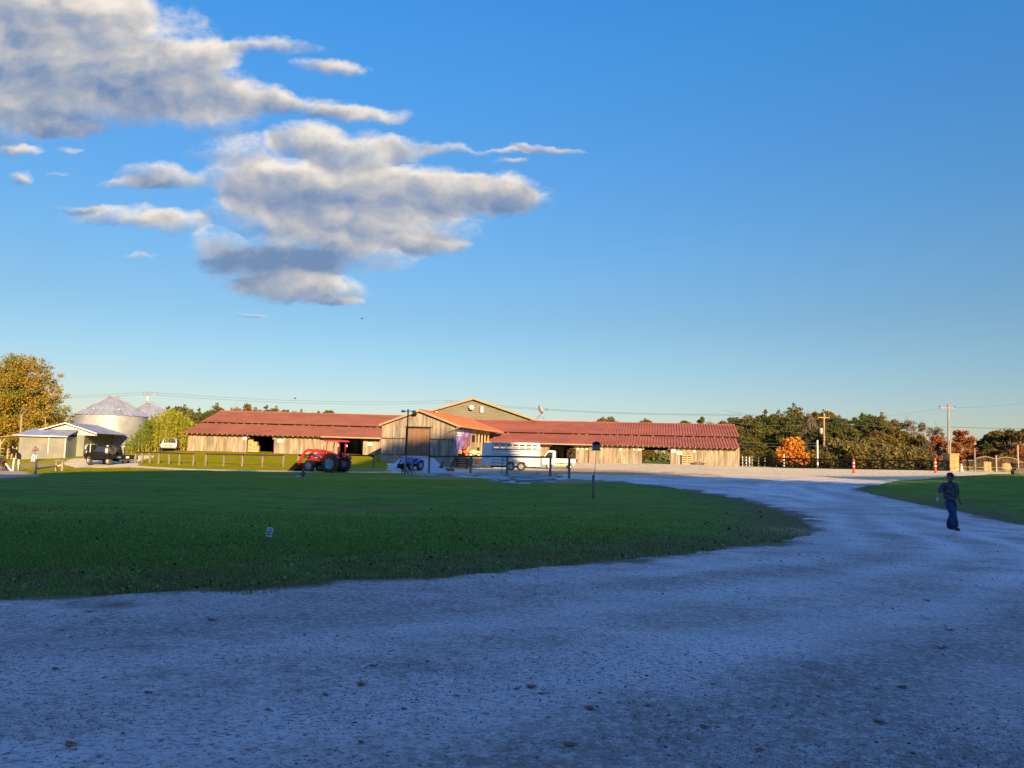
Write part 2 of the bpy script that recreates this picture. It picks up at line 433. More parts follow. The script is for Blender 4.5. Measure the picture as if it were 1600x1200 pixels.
# gravel
M, N, L = nodes('crushed_limestone')
b = N['Principled BSDF']; b.inputs['Roughness'].default_value = .95; b.inputs['Specular IOR Level'].default_value = .15
c = mixc(N, L, (.70,.62,.50), (.58,.51,.41), noise(N, L, .5, 6, .65))
ta = N.new('ShaderNodeAttribute'); ta.attribute_name = 'track'; ea = N.new('ShaderNodeAttribute'); ea.attribute_name = 'edge'
inv = N.new('ShaderNodeMath'); inv.operation = 'MULTIPLY_ADD'; inv.inputs[1].default_value = -1.0; inv.inputs[2].default_value = 1.0; L.new(ta.outputs['Fac'], inv.inputs[0])
def mul(a_, b_):
    n = N.new('ShaderNodeMath'); n.operation = 'MULTIPLY'; L.new(a_, n.inputs[0]); L.new(b_, n.inputs[1]); return n.outputs[0]
c = mixc(N, L, c, (.80,.74,.64), mul(ta.outputs['Fac'], noise(N, L, 1.5, 5, .6, .0, .6)))
c = mixc(N, L, c, (.34,.28,.21), mul(noise(N, L, .20, 9, .72, .44, .60, (.8,1.6,1,.35)), inv.outputs[0]))
ra = N.new('ShaderNodeAttribute'); ra.attribute_name = 'rut'
c = mixc(N, L, c, (.22,.18,.135), mul(ra.outputs['Fac'], noise(N, L, 9, 6, .75, .25, .52)))
c = mixc(N, L, c, (.26,.21,.15), mul(noise(N, L, 1.1, 9, .8, .50, .66), inv.outputs[0]))
c = mixc(N, L, c, (.82,.76,.66), noise(N, L, 14, 6, .75, .45, .75))
c = mixc(N, L, c, (.30,.255,.20), noise(N, L, 22, 5, .7, .50, .66, (.7,1.3,1)))
c = mixc(N, L, c, (.15,.125,.10), noise(N, L, 34, 3, .6, .60, .66))
c = mixc(N, L, c, (.20,.175,.14), noise(N, L, 7, 6, .75, .63, .70, (1,1,1)))
c = mixc(N, L, c, (.14,.12,.09), noise(N, L, 75, 2, .5, .66, .70))
c = mixc(N, L, c, (.17,.135,.085), ea.outputs['Fac'])
sa_ = N.new('ShaderNodeAttribute'); sa_.attribute_name = 'sunlit_tan'
c = mixc(N, L, c, mixc(N, L, (.68,.535,.27), (.58,.45,.22), noise(N, L, .35, 6, .7, .4, .6, (.5,1.4,1))), sa_.outputs['Fac'])  # warm tan of sunlit gravel put into the colour of the far lot
L.new(c, b.inputs['Base Color'])
h1 = noise(N, L, 40, 6, .7, 0, 1); bp = N.new('ShaderNodeBump'); bp.inputs['Strength'].default_value = .9; bp.inputs['Distance'].default_value = .03
L.new(h1, bp.inputs['Height'])
h2 = noise(N, L, 5, 6, .6, 0, 1); bp2 = N.new('ShaderNodeBump'); bp2.inputs['Strength'].default_value = .7; bp2.inputs['Distance'].default_value = .12
L.new(h2, bp2.inputs['Height']); L.new(bp.outputs[0], bp2.inputs['Normal']); L.new(bp2.outputs[0], b.inputs['Normal'])
MT['gravel'] = M

# lawn
M, N, L = nodes('mown_grass')
b = N['Principled BSDF']; b.inputs['Roughness'].default_value = 1; b.inputs['Specular IOR Level'].default_value = .0
c = mixc(N, L, (.10,.18,.03), (.17,.235,.034), noise(N, L, .25, 6, .6, .35, .65, (.5,1.5,1)))
c = mixc(N, L, c, (.21,.185,.045), noise(N, L, .13, 7, .65, .5, .68, (.6,1.8,1)))
c = mixc(N, L, c, (.07,.105,.025), noise(N, L, 1.6, 8, .75, .45, .68, (.6,1.6,1)))
c = mixc(N, L, c, (.19,.16,.06), noise(N, L, 5, 7, .75, .60, .74, (.7,1.8,1)))
at = N.new('ShaderNodeAttribute'); at.attribute_name = 'verge'
c = mixc(N, L, c, (.14,.115,.055), at.outputs['Fac'])
at3 = N.new('ShaderNodeAttribute'); at3.attribute_name = 'sunlit_yellow'
c = mixc(N, L, c, mixc(N, L, (.30,.225,.006), (.22,.20,.006), noise(N, L, .6, 6, .7, .4, .6)), at3.outputs['Fac'])  # yellow of sunlit grass put into the lawn colour near the barn
at2 = N.new('ShaderNodeAttribute'); at2.attribute_name = 'bare'
c = mixc(N, L, c, (.34,.24,.12), at2.outputs['Fac'])
L.new(c, b.inputs['Base Color'])
bp = N.new('ShaderNodeBump'); bp.inputs['Strength'].default_value = .8; bp.inputs['Distance'].default_value = .08
L.new(noise(N, L, 12, 6, .7, 0, 1), bp.inputs['Height'])
bp2 = N.new('ShaderNodeBump'); bp2.inputs['Strength'].default_value = .6; bp2.inputs['Distance'].default_value = .3
L.new(noise(N, L, 1.3, 5, .6, 0, 1, (.7,1.4,1)), bp2.inputs['Height']); L.new(bp.outputs[0], bp2.inputs['Normal'])
L.new(bp2.outputs[0], b.inputs['Normal'])
MT['grass'] = M
M, N, L = nodes('flagstones')
b = N['Principled BSDF']; b.inputs['Roughness'].default_value = .9
g_ = N.new('ShaderNodeNewGeometry'); vo = N.new('ShaderNodeTexVoronoi'); vo.feature = 'DISTANCE_TO_EDGE'; vo.inputs['Scale'].default_value = .55; L.new(g_.outputs['Position'], vo.inputs['Vector'])
mr = N.new('ShaderNodeMapRange'); mr.inputs[1].default_value = .05; mr.inputs[2].default_value = .12; L.new(vo.outputs['Distance'], mr.inputs[0])
c = mixc(N, L, (.34,.31,.27), (.20,.185,.16), noise(N, L, .7, 6, .7, .4, .6)); c = mixc(N, L, (.07,.075,.03), c, mr.outputs[0]); L.new(c, b.inputs['Base Color'])
MT['flag'] = M
MT['dirt'] = mat('sandy_dirt', (.42,.29,.155), .95, c2=(.30,.195,.10), scale=1.5, detail=7, bump=.5, stretch=(.5,1.5,1))
MT['straw'] = mat('straw_litter', (.50,.31,.10), .95, c2=(.30,.18,.07), scale=1.2, detail=8, stretch=(.4,1.8,1), bump=.6)

def axis_pts(lo, hi, near, step, grow):
    a = [near]
    while a[-1] < hi: a.append(a[-1] + max(step, (a[-1]-near)*grow))
    c = [near]
    while c[-1] > lo: c.append(c[-1] - max(step, (near-c[-1])*grow))
    return np.array(sorted(set(c + a)))
gxs = axis_pts(-2500, 2500, 0, .45, .012); gys = axis_pts(-400, 4000, 12, .4, .012)
gx, gy = np.meshgrid(gxs, gys)
zz = gz(gx, gy)
far = np.clip((np.hypot(gx, gy-40)-110)/300, 0, 1)
zz = zz*(1-far) + .4*far
zz += vnoise(gx, gy, 3.0, 5)*.07*(1-far)*np.clip((gy-6)/10, 0, 1) + vnoise(gx, gy, 9.0, 6)*.10*(1-far)*np.clip((gy-10)/20, 0, 1)
sdr = poly_sd(gx, gy, gravel_poly)
idx = np.arange(gx.size).reshape(gx.shape)
q = np.stack([idx[:-1,:-1], idx[:-1,1:], idx[1:,1:], idx[1:,:-1]], -1).reshape(-1, 4)
# keep the earth flat under the gravel so that the sheets stay apart
zz = np.where(sdr > -.6, gz(gx, gy) - np.clip(sdr*.1, 0, .05), zz)
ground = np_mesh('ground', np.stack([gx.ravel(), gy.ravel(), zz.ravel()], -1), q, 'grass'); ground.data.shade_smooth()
tag(ground, kind='structure')
vn = vnoise(gx, gy, 1.2, 8) + vnoise(gx, gy, .5, 9)*.7
verge = np.clip((3.2 + sdr + vn*1.8)/2.2, 0, 1)*np.clip((45-gy)/15, 0, .85)
verge = np.maximum(verge, np.clip((.6 + sdr + vn*1.2)/.7, 0, .9))
at = ground.data.attributes.new('verge', 'FLOAT', 'POINT'); at.data.foreach_set('value', verge.ravel().astype(np.float32))
bare_poly = [gpix(*q) for q in [(-60,731),(0,731.5),(18,733),(36,738),(50,743),(30,744.5),(0,746),(-60,748)]]
# well trodden patches with no grass
def bl(px, py, r, ry=None):
    x, y = gpix(px, py); return np.exp(-((gx-x)/r)**2-((gy-y)/(ry or r))**2)
bare = bl(1268,831,1.2)*.8 + bl(700,746,4,2)*.7 + bl(640,737,5,3)*.6 + bl(60,728,3)*.6 + bl(880,751,3,1.5)*.8 + bl(480,745,3,1)*.3
bare = np.clip(bare + vn*.3*(bare > .1), 0, 1)
at = ground.data.attributes.new('bare', 'FLOAT', 'POINT'); at.data.foreach_set('value', bare.ravel().astype(np.float32))

pa = np.clip((gy-57+vn*2)/7, 0, 1)*np.clip((gx*-1+2)/6, 0, 1)*.75 + np.clip(1-np.hypot(gx+8, gy-52)/16, 0, 1)*.35  # mask of the painted sunlit grass, plus a fainter round patch
at = ground.data.attributes.new('sunlit_yellow', 'FLOAT', 'POINT'); at.data.foreach_set('value', np.clip(pa*1.2, 0, .95).ravel().astype(np.float32))
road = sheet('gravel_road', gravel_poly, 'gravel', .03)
dirt = sheet('dirt_path', bare_poly, 'dirt', .05, xr=(-66,-30,.3), yr=(40,90,.3), nz=1.2)
straw_poly = [gpix(*q) for q in [(760,741.5),(800,738),(850,735),(905,733.5),(980,736),(1050,739.5),(1095,742.5),(1040,741.5),(960,741.5),(900,739.5),(850,742)]]
straw = sheet('straw_ground', straw_poly, 'straw', .06, xr=(-6,22,.25), yr=(50,90,.25), nz=3.0)
slab_poly = [gpix(*q) for q in [(628,738.5),(680,739.5),(760,739.8),(840,740.5),(888,744),(872,750),(826,756),(775,752),(740,746),(690,743),(640,742)]]
slab = sheet('stone_paving', slab_poly, 'flag', .07, xr=(-14,8,.15), yr=(38,72,.15), nz=.8)

def zroad(x, y): return gz(x, y) + .03

# ------------------------------------------------------------------ grass blades (stuff)
MT['blade'] = mat('grass_blade', (.15,.24,.036), .8, island=.55, spec=.15, trans=.2)
MT['blade_dry'] = mat('dry_grass_blade', (.21,.18,.065), .85, island=.6, spec=.1, trans=.2)
def blades(name, n, dry, seed, dmin=7.5, dmax=62, right=False):
    r = np.random.default_rng(seed)
    inv = r.uniform(1/dmax, 1/dmin, n); d = 1/inv
    px = r.uniform(-60, 1660, n)
    x = (px-800)/F*d; y = d
    sd = poly_sd(x, y, gravel_poly)
    nn = vnoise(x, y, .9, 1)*.5 + vnoise(x, y, .3, 2)*.35 + vnoise(x, y, 4, 3)*.5
    s = sd + nn
    clump = vnoise(x, y, .6, 21) + vnoise(x, y, .2, 22)*.7
    keep = ((s < .0) | ((s < .45) & (r.random(n) < (.25 if dry else .12)) & (vnoise(x, y, .35, 23) > .05))) & (clump > (-.1 if dry else -.9))
    keep &= r.random(n) < np.clip((30+vnoise(x, y, 3, 88)*8-d)/18, 0, 1)**1.4
    if not dry: keep &= (s < -2.6 + vnoise(x, y, 1.1, 24)*2) | (r.random(n) < .42)
    if dry: keep &= (s > -3.5 + 3*r.random(n)*r.random(n)) | (r.random(n) < .10)
    for pl in (slab_poly, bare_poly): keep &= poly_sd(x, y, pl) < 0
    x, y, d, s, clump = x[keep], y[keep], d[keep], s[keep], clump[keep]; n = len(x)
    z = np.where(s < .0, bil(x, y) - .005, gz(x, y) + .02)
    h = (.028 + .03*r.random(n)**2 + .035*np.clip(clump, 0, 1))*(.85 + (d/40)*.3)
    w = .004*np.maximum(1, d/7)
    a = r.uniform(0, 2*math.pi, n); lean = r.uniform(.1, 1.0, n)*h; b2 = r.uniform(0, 2*math.pi, n)
    ca, sa = np.cos(a)*w, np.sin(a)*w
    v0 = np.stack([x-ca, y-sa, z], -1); v1 = np.stack([x+ca, y+sa, z], -1)
    v2 = np.stack([x+np.cos(b2)*lean, y+np.sin(b2)*lean, z+h], -1)
    V = np.stack([v0, v1, v2], 1).reshape(-1, 3)
    o = np_mesh(name, V, np.arange(3*n).reshape(-1, 3), 'blade_dry' if dry else 'blade')
    return tag(o, 'dry straw coloured grass blades along the edge of the gravel road' if dry else 'short green grass blades covering the shaded lawn', 'grass', kind='stuff')
def bil(x, y):
    i = np.clip(np.searchsorted(gxs, x)-1, 0, len(gxs)-2); j = np.clip(np.searchsorted(gys, y)-1, 0, len(gys)-2)
    u = (x-gxs[i])/(gxs[i+1]-gxs[i]); v = (y-gys[j])/(gys[j+1]-gys[j])
    return (zz[j,i]*(1-u)+zz[j,i+1]*u)*(1-v) + (zz[j+1,i]*(1-u)+zz[j+1,i+1]*u)*v
blades('lawn_grass', 520000, False, 31, dmax=34)
blades('dry_grass', 300000, True, 32, dmax=34)

# leaf litter on the verge
MT['litter'] = mat('leaf_litter', (.20,.12,.06), .85, island=.6)
r = np.random.default_rng(77); n = 9000; d = 1/r.uniform(1/30, 1/7.6, n); x = (r.uniform(-60,1660,n)-800)/F*d
sd = poly_sd(x, d, gravel_poly) + vnoise(x, d, .9, 1)*.5
k_ = (sd < -.05) & ((r.random(n) < np.exp(sd/2.2)*.9) | (r.random(n) < .06)) & (vnoise(x, d, 1.5, 78) > -.2)
x, d = x[k_], d[k_]; n = len(x); z = bil(x, d) + r.uniform(.02,.05,n); w = r.uniform(.012,.032,n)*np.clip(d/12, 1, 2); a = r.uniform(0,6.28,n)
e1 = np.stack([np.cos(a)*w, np.sin(a)*w, r.normal(size=n)*w*.4], -1); e2 = np.stack([-np.sin(a)*w*.7, np.cos(a)*w*.7, r.normal(size=n)*w*.5], -1); c0 = np.stack([x, d, z], -1)
o = np_mesh('leaf_litter', np.stack([c0-e1, c0-e2, c0+e1, c0+e2], 1).reshape(-1,3), np.arange(4*n).reshape(-1,4), 'litter')
tag(o, 'small dead leaves scattered in the grass verge', 'leaves', kind='stuff')

# loose stones on the road (stuff)
MT['pebble'] = mat('loose_stone', (.20,.175,.14), .9, island=.9, spec=.15)
def stones(name, n, seed, dark):
    r = np.random.default_rng(seed)
    inv = r.uniform(1/45, 1/3.6, n); d = 1/inv
    x = (r.uniform(-60, 1660, n)-800)/F*d; y = d
    sd = poly_sd(x, y, gravel_poly)
    cl = vnoise(x, y*1.0, .8, 41) + vnoise(x, y, 2.6, 42)
    qn = sd + vnoise(x, y, 7, 71)*1.1 + vnoise(x, y, 2, 72)*.25
    keep = (sd > -.1) & (r.random(n) < np.clip(.22 + cl*1.5 + .7*np.exp(-((qn-7.4)/1.3)**2) + .5*np.exp(-((qn-2.2)/.4)**2), .03, 1))
    x, y, d = x[keep], y[keep], d[keep]; n = len(x)
    sz = np.clip(r.lognormal(-5.6, .6, n), .0016, .030)*np.clip(d/7, .8, 2.6)
    z = zroad(x, y)
    base_v = np.array([(1,0,0),(-.8,.3,0),(0,1,0),(.1,-1,0),(.15,.1,.75),(0,0,-.5)])
    V = base_v[None]*(1 + r.uniform(-.35, .35, (n, 6, 3)))
    a = r.uniform(0, 2*math.pi, n); ca, sa = np.cos(a)[:, None], np.sin(a)[:, None]
    vx = V[..., 0]*ca - V[..., 1]*sa*.8; vy = V[..., 0]*sa + V[..., 1]*ca*.8
    V = np.stack([vx, vy, V[..., 2]*r.uniform(.3, .8, (n, 1))], -1)*sz[:, None, None] + np.stack([x, y, z], -1)[:, None]
    f = np.array([(0,2,4),(2,1,4),(1,3,4),(3,0,4),(2,0,5),(1,2,5),(3,1,5),(0,3,5)])
    Fc = (f[None] + (np.arange(n)*6)[:, None, None]).reshape(-1, 3)
    o = np_mesh(name, V.reshape(-1, 3), Fc, 'pebble')
    return tag(o, 'loose dark and pale stones scattered over the gravel road', 'stones', kind='stuff')
stones('loose_gravel', 170000, 51, True)

# fallen leaves on the road
MT['leaf_brown'] = mat('brown_leaf', (.16,.075,.035), .8, rand_obj=.35)
def leaf_mesh(seed):
    r = random.Random(seed); mb = MB(); n = 9; vs = [(0,0,.012)]
    for k in range(n):
        w = 2*math.pi*k/n; q = .055*(1 + .45*math.cos(w*2.5+r.random()))*(.8+.4*r.random())
        vs.append((q*math.cos(w)*1.5, q*math.sin(w)*.8, .01 + abs(math.sin(w))*.03*r.random() + .025*abs(math.cos(w))))
    mb.add(vs, [(0, k+1, (k+1) % n + 1) for k in range(n)])
    mb.tube([(.07,0,.015),(.10,.01,.02),(.13,.015,.012)], .0022, 5)
    return mb
lf = [(563,1078,1.3),(829,1081,1.5),(584,1048,1.2),(508,1096,.9),(713,1095,.8),(630,1119,.8),(563,1172,.8),(845,1094,1),(1013,1112,1.1),
      (1114,1077,.8),(920,1118,1.3),(1470,1020,1.6),(330,975,1.6),(140,961,1.8),(1484,991,1.3),(1100,1148,1.1),(888,1174,1.3),(1188,1186,.8),
      (86,1053,1),(108,1176,1.4),(1448,943,1.6),(1371,1140,1.3),(1410,1082,1.3),(229,1091,1)]
for i, (px, py, s) in enumerate(lf):
    x, y = gpix(px, py)
    o = leaf_mesh(60+i).build('fallen_leaf', 'leaf_brown')
    o.location = (x, y, G(x, y)+.03); o.rotation_euler = (0, 0, rnd.uniform(-.5, .5)); o.scale = (s*.34,s*.42,s*.26)
    tag(o, 'small curled brown dead leaf lying on the gravel road', 'leaf', 'fallen leaves scattered on the gravel road')
# ------------------------------------------------------------------ barns
def board_wall(x0, x1, z0, ztop, y=0, holes=(), w=.27, seed=1, th=.03, skip=.0):
    """upright boards; holes = (xa, xb, top, chamfer)"""
    r = random.Random(seed); mb = MB(); x = x0
    while x < x1 - .02:
        ww = min(w*r.uniform(.85, 1.15), x1-x); xm = x+ww/2; d = r.uniform(-.012, .012)
        zb = z0 + (r.uniform(0, .06) if z0 != 0 else r.uniform(0, .04)); zt = ztop(xm) if callable(ztop) else ztop
        for a, b_, t, ch in holes:
            if a < xm < b_:
                e = min(xm-a, b_-xm); zb = t - max(0, ch-e)
        if zt > zb + .03: mb.box(x+.006, x+ww-.006, y-th+d, y+d, zb, zt)
        x += ww
    return mb
def ribbed(p0, u, v, lu, lv, period=.3, h=.035, th=.02, crest=.18):
    """profiled sheet: corner p0, rib-to-rib direction u, slope direction v"""
    p0, u, v = Vector(p0), Vector(u).normalized(), Vector(v).normalized(); n = u.cross(v).normalized()
    if n.z < 0: n = -n
    prof = []; k = 0.0
    while k < lu - 1e-6:
        for a, hh in ((0, 0), (1-crest, 0), (1-crest*.8, h), (1-crest*.2, h)):
            if k + a*period <= lu: prof.append((k + a*period, hh))
        k += period
    prof.append((lu, 0))
    vs = []; fs = []; m = len(prof)
    for a, hh in prof:
        q = p0 + u*a
        vs += [q + n*hh, q + v*lv + n*hh, q - n*th, q + v*lv - n*th]
    for i in range(m-1):
        a, b_ = i*4, i*4+4
        fs += [(a, b_, b_+1, a+1), (a+2, a+3, b_+3, b_+2), (a, a+2, b_+2, b_), (a+1, b_+1, b_+3, a+3)]
    fs += [(0, 1, 3, 2), ((m-1)*4, (m-1)*4+2, (m-1)*4+3, (m-1)*4+1)]
    return MB().add(vs, fs)

def sign_plate(parent, x, z, w, h, y=-.06, lines=2, m='paper'):
    o = MB().cbox((x, y, z), (w/2, .012, h/2), .006).build('notice', m, parent)
    mb = MB()
    for i in range(lines):
        zz_ = z + h*(.5 - (i+1)/(lines+1)); xx = x - w*.38
        while xx < x + w*.34:
            ww = w*rnd.uniform(.05, .12); mb.box(xx, xx+ww, y-.018, y-.013, zz_-h*.07, zz_+h*.07); xx += ww + w*.035
    mb.build('print', 'ink', o)
    return o

# left wing : wall line at 93 m
ZE = lambda px, py, d: P(px, py, d).z
def wing(name, label, corner, az, length, holes, back_holes, zb, ze, zs1, zs2, zr, depth=11., up_start=0, up_len=None, tails=.6, gutter=None,
         low_start=0, period=.3, seed=3, uov=0, rib=.035, roofm='roof'):
    """corner = right-hand wall corner; local x runs to the left end at -length; y away"""
    t = thing(name, label, 'barn', (corner[0], corner[1], 0), az, 'wings of the long red roofed barn')
    L_ = length; H = ze + .12
    board_wall(-L_, 0, zb, H, 0, holes, seed=seed).build('front_wall', 'wood', t)
    back_y = 2*depth
    board_wall(-L_, 0, zb, H, back_y, back_holes, seed=seed+1).build('back_wall', 'wood_grey', t)
    for xx, nm in ((-L_+.05, 'end_wall'), (-.05, 'end_wall')):
        mb = MB(); y = .1
        while y < back_y - .1:
            dy = min(y, back_y - y); zt = zb + .0
            zt = ze + (zr-ze)*min(1, (dy+.9)/(depth+.9)) - .12
            mb.box(xx-.02, xx+.01, y, min(y+.27, back_y-.1), zb, zt); y += .28
        mb.build(nm, 'wood_grey', t)
    # roofs : lower tier, strip of vents, upper tier; the same behind
    s1 = Vector((0, 5.4, zs1-ze)); s2 = Vector((0, depth-4.5, zr-zs2))
    ov = .45
    for side in (0, 1):
        def q(x, y, z): return (x, y if not side else back_y - y, z)
        def dirv(vv): return Vector((vv.x, vv.y*(-1 if side else 1), vv.z))
        ribbed(q(-L_-ov, -.9, ze), (1,0,0), dirv(s1), L_+ov+low_start*0, s1.length, period, rib).build('lower_roof', roofm, t)
        ul = up_len or (L_ + ov + .3)
        ribbed(q(-L_-ov-uov, 4.5, zs2), (1,0,0), dirv(s2), ul, s2.length, period, rib).build('upper_roof', roofm, t)
    MB().tube([(-L_-ov-uov, depth, zr+.02), (-L_-ov-uov+(up_len or L_+ov), depth, zr+.02)], .07, 6).build('ridge_cap', roofm, t)
    # dark strip between the tiers
    st = MB().box(-L_, 0, 5.0, 5.06, zs1-.35, zs2+.02).build('vent_strip', 'wood_dark', t)
    mb = MB(); x = -L_+.3
    while x < -.2:
        if rnd.random() < .8: mb.box(x, x+rnd.uniform(.08, .3), 4.72, 4.98, zs1-.02, zs1+(zs2-zs1)*rnd.uniform(.5, .95))
        x += rnd.uniform(.7, 1.1)
    mb.build('rafter_tails', 'wood_grey', st)
    mb = MB(); x = -L_+.1; slope = (zs1-ze)/5.4
    while x < 0:
        mb.prism([(-.82, ze-.02), (-.82, ze-.13), (.5, ze-.13+slope*1.32), (.5, ze-.02+slope*1.32)], x, x+.09, 'x'); x += tails
    mb.build('rafters', 'wood_new', t)
    if gutter:
        MB().box(gutter[0], gutter[1], -1.0, -.88, ze-.11, ze+.04).build('gutter', 'trim', t)
    # posts and braces in the openings
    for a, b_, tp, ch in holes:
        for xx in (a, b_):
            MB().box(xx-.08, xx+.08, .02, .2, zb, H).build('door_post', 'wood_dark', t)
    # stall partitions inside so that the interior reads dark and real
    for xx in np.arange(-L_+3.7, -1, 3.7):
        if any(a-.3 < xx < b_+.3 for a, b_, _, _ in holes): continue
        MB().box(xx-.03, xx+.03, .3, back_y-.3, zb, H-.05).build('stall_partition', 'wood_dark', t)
    return t

d0 = 93.
cx = P(597, 700, d0).x; lx = P(293, 700, d0).x; WL = cx - lx
zb0 = G(-25, d0)-.1
ze0 = P(292, 676.3, d0-.9).z; zs1 = P(330, 661.2, d0+4.5).z; zs2 = P(330, 658.9, d0+4.5).z; zr0 = P(344, 642, d0+11).z
def lx_of(px): return P(px, 700, d0).x - cx
WLc = (cx, d0)
left = wing('barn_wing', 'long left wing of the weathered barn with plain red roof and two dark doorways', WLc, 0, WL,
     [(lx_of(385), lx_of(428), zb0+2.05, .45), (lx_of(530), lx_of(568), zb0+2.05, .45)], [], zb0, ze0, zs1, zs2, zr0,
     up_len=WL+9, gutter=(lx_of(503), 0.), seed=3, period=.3)
sign_plate(left, lx_of(382), zb0+1.75, .5, .3); sign_plate(left, lx_of(437), zb0+1.55, .62, .36); sign_plate(left, lx_of(578), zb0+1.45, .62, .34)
# heap of straw crates inside the doorway
for k, (px, z, w, hh, nm) in enumerate([(391, 0, .85, 1.0, 'lower left crate of straw stacked in the left barn doorway'), (391, 1.0, .75, .75, 'upper left crate of straw on top of the stack in the barn doorway'),
                                    (400.5, 0, .75, .8, 'right crate of straw beside the stack in the left barn doorway'), (399, .8, .55, .45, 'small crate of straw tilted on the right of the doorway stack')]):
    p = P(px, 700, d0+1.2); t = thing('crate', nm, 'crate', (p.x, d0+1.2, zb0+.12+z), rnd.uniform(-.1, .1), 'crates stacked in the barn doorway')
    MB().cbox((0,0,hh/2), (w/2-.03, .45, hh/2-.02), .03).build('straw', 'hay', t)
    mb = MB()
    for sx in (-1, 1): mb.box(sx*w/2-.03, sx*w/2+.03, -.5, -.44, 0, hh)
    for zf in (.08, .5, .92): mb.box(-w/2, w/2, -.53, -.5, hh*zf-.04, hh*zf+.04)
    mb.build('slats', 'wood_new', t)

# right wing
AZ = -R(11)
E = P(1155.5, 729, 90); u_ = Vector((math.cos(AZ), math.sin(AZ), 0)); v_ = Vector((-math.sin(AZ), math.cos(AZ), 0))
def on_line(px, o, u):
    """local x on the line o + x u seen in pixel column px (near eye level)"""
    v = pdir(px, 708); k = v.x/v.y
    return (k*o.y - o.x)/(u.x - k*u.y)
zb1 = G(E.x-10, 91)-.12
ze1 = P(1162, 700.3, 89.1).z; zt1 = P(1153, 684.5, 94.5).z; zt2 = P(1153, 682.2, 94.5).z; zr1 = P(1148, 664, 101).z
RL = -on_line(764, E, u_)
rx = lambda px: on_line(px, E, u_)
right = wing('barn_wing', 'long right wing of the weathered barn with ribbed red roof beside the gravel lot', (E.x, E.y), AZ, RL,
     [(rx(857), rx(899), zb1+2.15, .5), (rx(1002.5), rx(1049.5), zb1+2.1, .5)], [(rx(857)-.5, rx(899)+6, zb1+2.0, .5), (rx(1002.5)-.4, rx(1049.5)+1.5, zb1+2.0, .3)],
     zb1, ze1, zt1, zt2, zr1, gutter=(-RL-.4, rx(926)), up_len=RL+7.9, uov=7, seed=9, period=.34, rib=.07, roofm='roof_b')
for px, z, w, h_ in [(842,1.75,.5,.4),(903,1.72,.32,.22),(910,1.78,.2,.2),(917,1.72,.32,.22),(969.5,1.75,.28,.28),(991,1.82,.22,.22),(999,1.8,.34,.3),(1052.5,1.8,.55,.45),(1062,1.5,.62,.36),(1085,1.72,.34,.22)]:
    sign_plate(right, rx(px), zb1+z, w, h_)
# pallet leaning on the right wing
def on_wall(px, d=.0):
    x = rx(px); return E + u_*x - v_*d
p = on_wall(1074, .35)
t = thing('pallet', 'wooden pallet of pale boards standing against the right barn wing', 'pallet', (p.x, p.y, zb1+.15), AZ)
mb = MB()
for k in range(5): mb.box(-.6, .6, -.05, -.02, .05+k*.24, .19+k*.24)
mb.build('boards', 'wood_new', t); mb = MB()
for x in (-.58, 0, .56): mb.box(x-.04, x+.04, -.02, .08, 0, 1.2)
mb.build('stringers', 'wood_grey', t)
p = on_wall(1091, .6)
t = thing('scrap_frame', 'low heap of dark metal scrap on the ground beside the pallet', 'scrap heap', (p.x, p.y, zb1+.12), AZ)
mb = MB(); 
for k in range(9): mb.beam((-.7+.15*k, rnd.uniform(-.1,.1), .05), (-.5+.14*k+rnd.uniform(-.2,.3), rnd.uniform(-.1,.2), rnd.uniform(.2,.42)), .05, .05)
mb.tube([(-.8,0,.25),(0,.05,.4),(.85,0,.2)], .04, 6); mb.build('bars', 'steel', t)
for x in (-.5, .5): MB().lathe([(.09,-.05),(.17,-.06),(.17,.06),(.09,.05)], 14, 'y', (x,-.1,.17), True).build('wheel', 'rubber', t)
# downpipe on the right wing
p = on_wall(920.5, .1); 
o = MB().tube([(rx(920.5), -.9, ze1-.1), (rx(920.5), -.12, ze1-.3), (rx(920.5), -.1, zb1+.15)], .06, 6).build('downpipe', 'rust', right)

# middle gabled barn
AG = -R(13)
C0 = P(708.5, 714, 80); ug = Vector((math.cos(AG), math.sin(AG), 0)); vg = Vector((-math.sin(AG), math.cos(AG), 0))
gxof = lambda px: on_line(px, C0, ug)
GW = -gxof(595.5); gzf = P(708, 713.5, 80).z; gze = P(716, 665.5, 80).z; gzp = P(655, 640.5, 80.6).z; gx_p = gxof(655)
gt = thing('gabled_barn', 'gabled middle barn of weathered boards with brown sliding door and orange roof', 'barn', (C0.x, C0.y, 0), AG)
GD = 17.5
roofz = lambda x: gze + (gzp-gze)*(1-abs(x-gx_p)/(GW/2+.35)) - .12
dx0, dx1 = gxof(633.5), gxof(673); dzt = P(655, 666.8, 80.4).z
zmid = P(620, 684.8, 80.6).z
fw_ = board_wall(-GW, 0, zmid, roofz, 0, [(dx0, dx1, dzt, 0)], seed=5, w=.2)
fw2 = board_wall(-GW, 0, gzf+.02, zmid-.04, -.01, [(dx0, dx1, 9, 0)], seed=6, w=.2)
fw2.f and fw_.add(fw2.v, fw2.f)
fw_.build('front_wall', 'wood', gt)
mb = MB().box(-GW-.01, dx0-.1, -.10, -.05, zmid-.05, zmid+.02).box(dx1+.1, -.0, -.10, -.05, zmid-.05, zmid+.02); mb.build('ledge', 'wood_dark', gt)
board_wall(-GW, 0, gzf+.02, roofz, GD, [], seed=7, w=.3).build('back_wall', 'wood_grey', gt)
mb = MB(); y = .05
while y < GD: mb.box(-GW-.02, -GW+.02, y, y+.22, gzf, gze-.02); y += .24
mb.build('side_wall', 'wood_grey', gt)
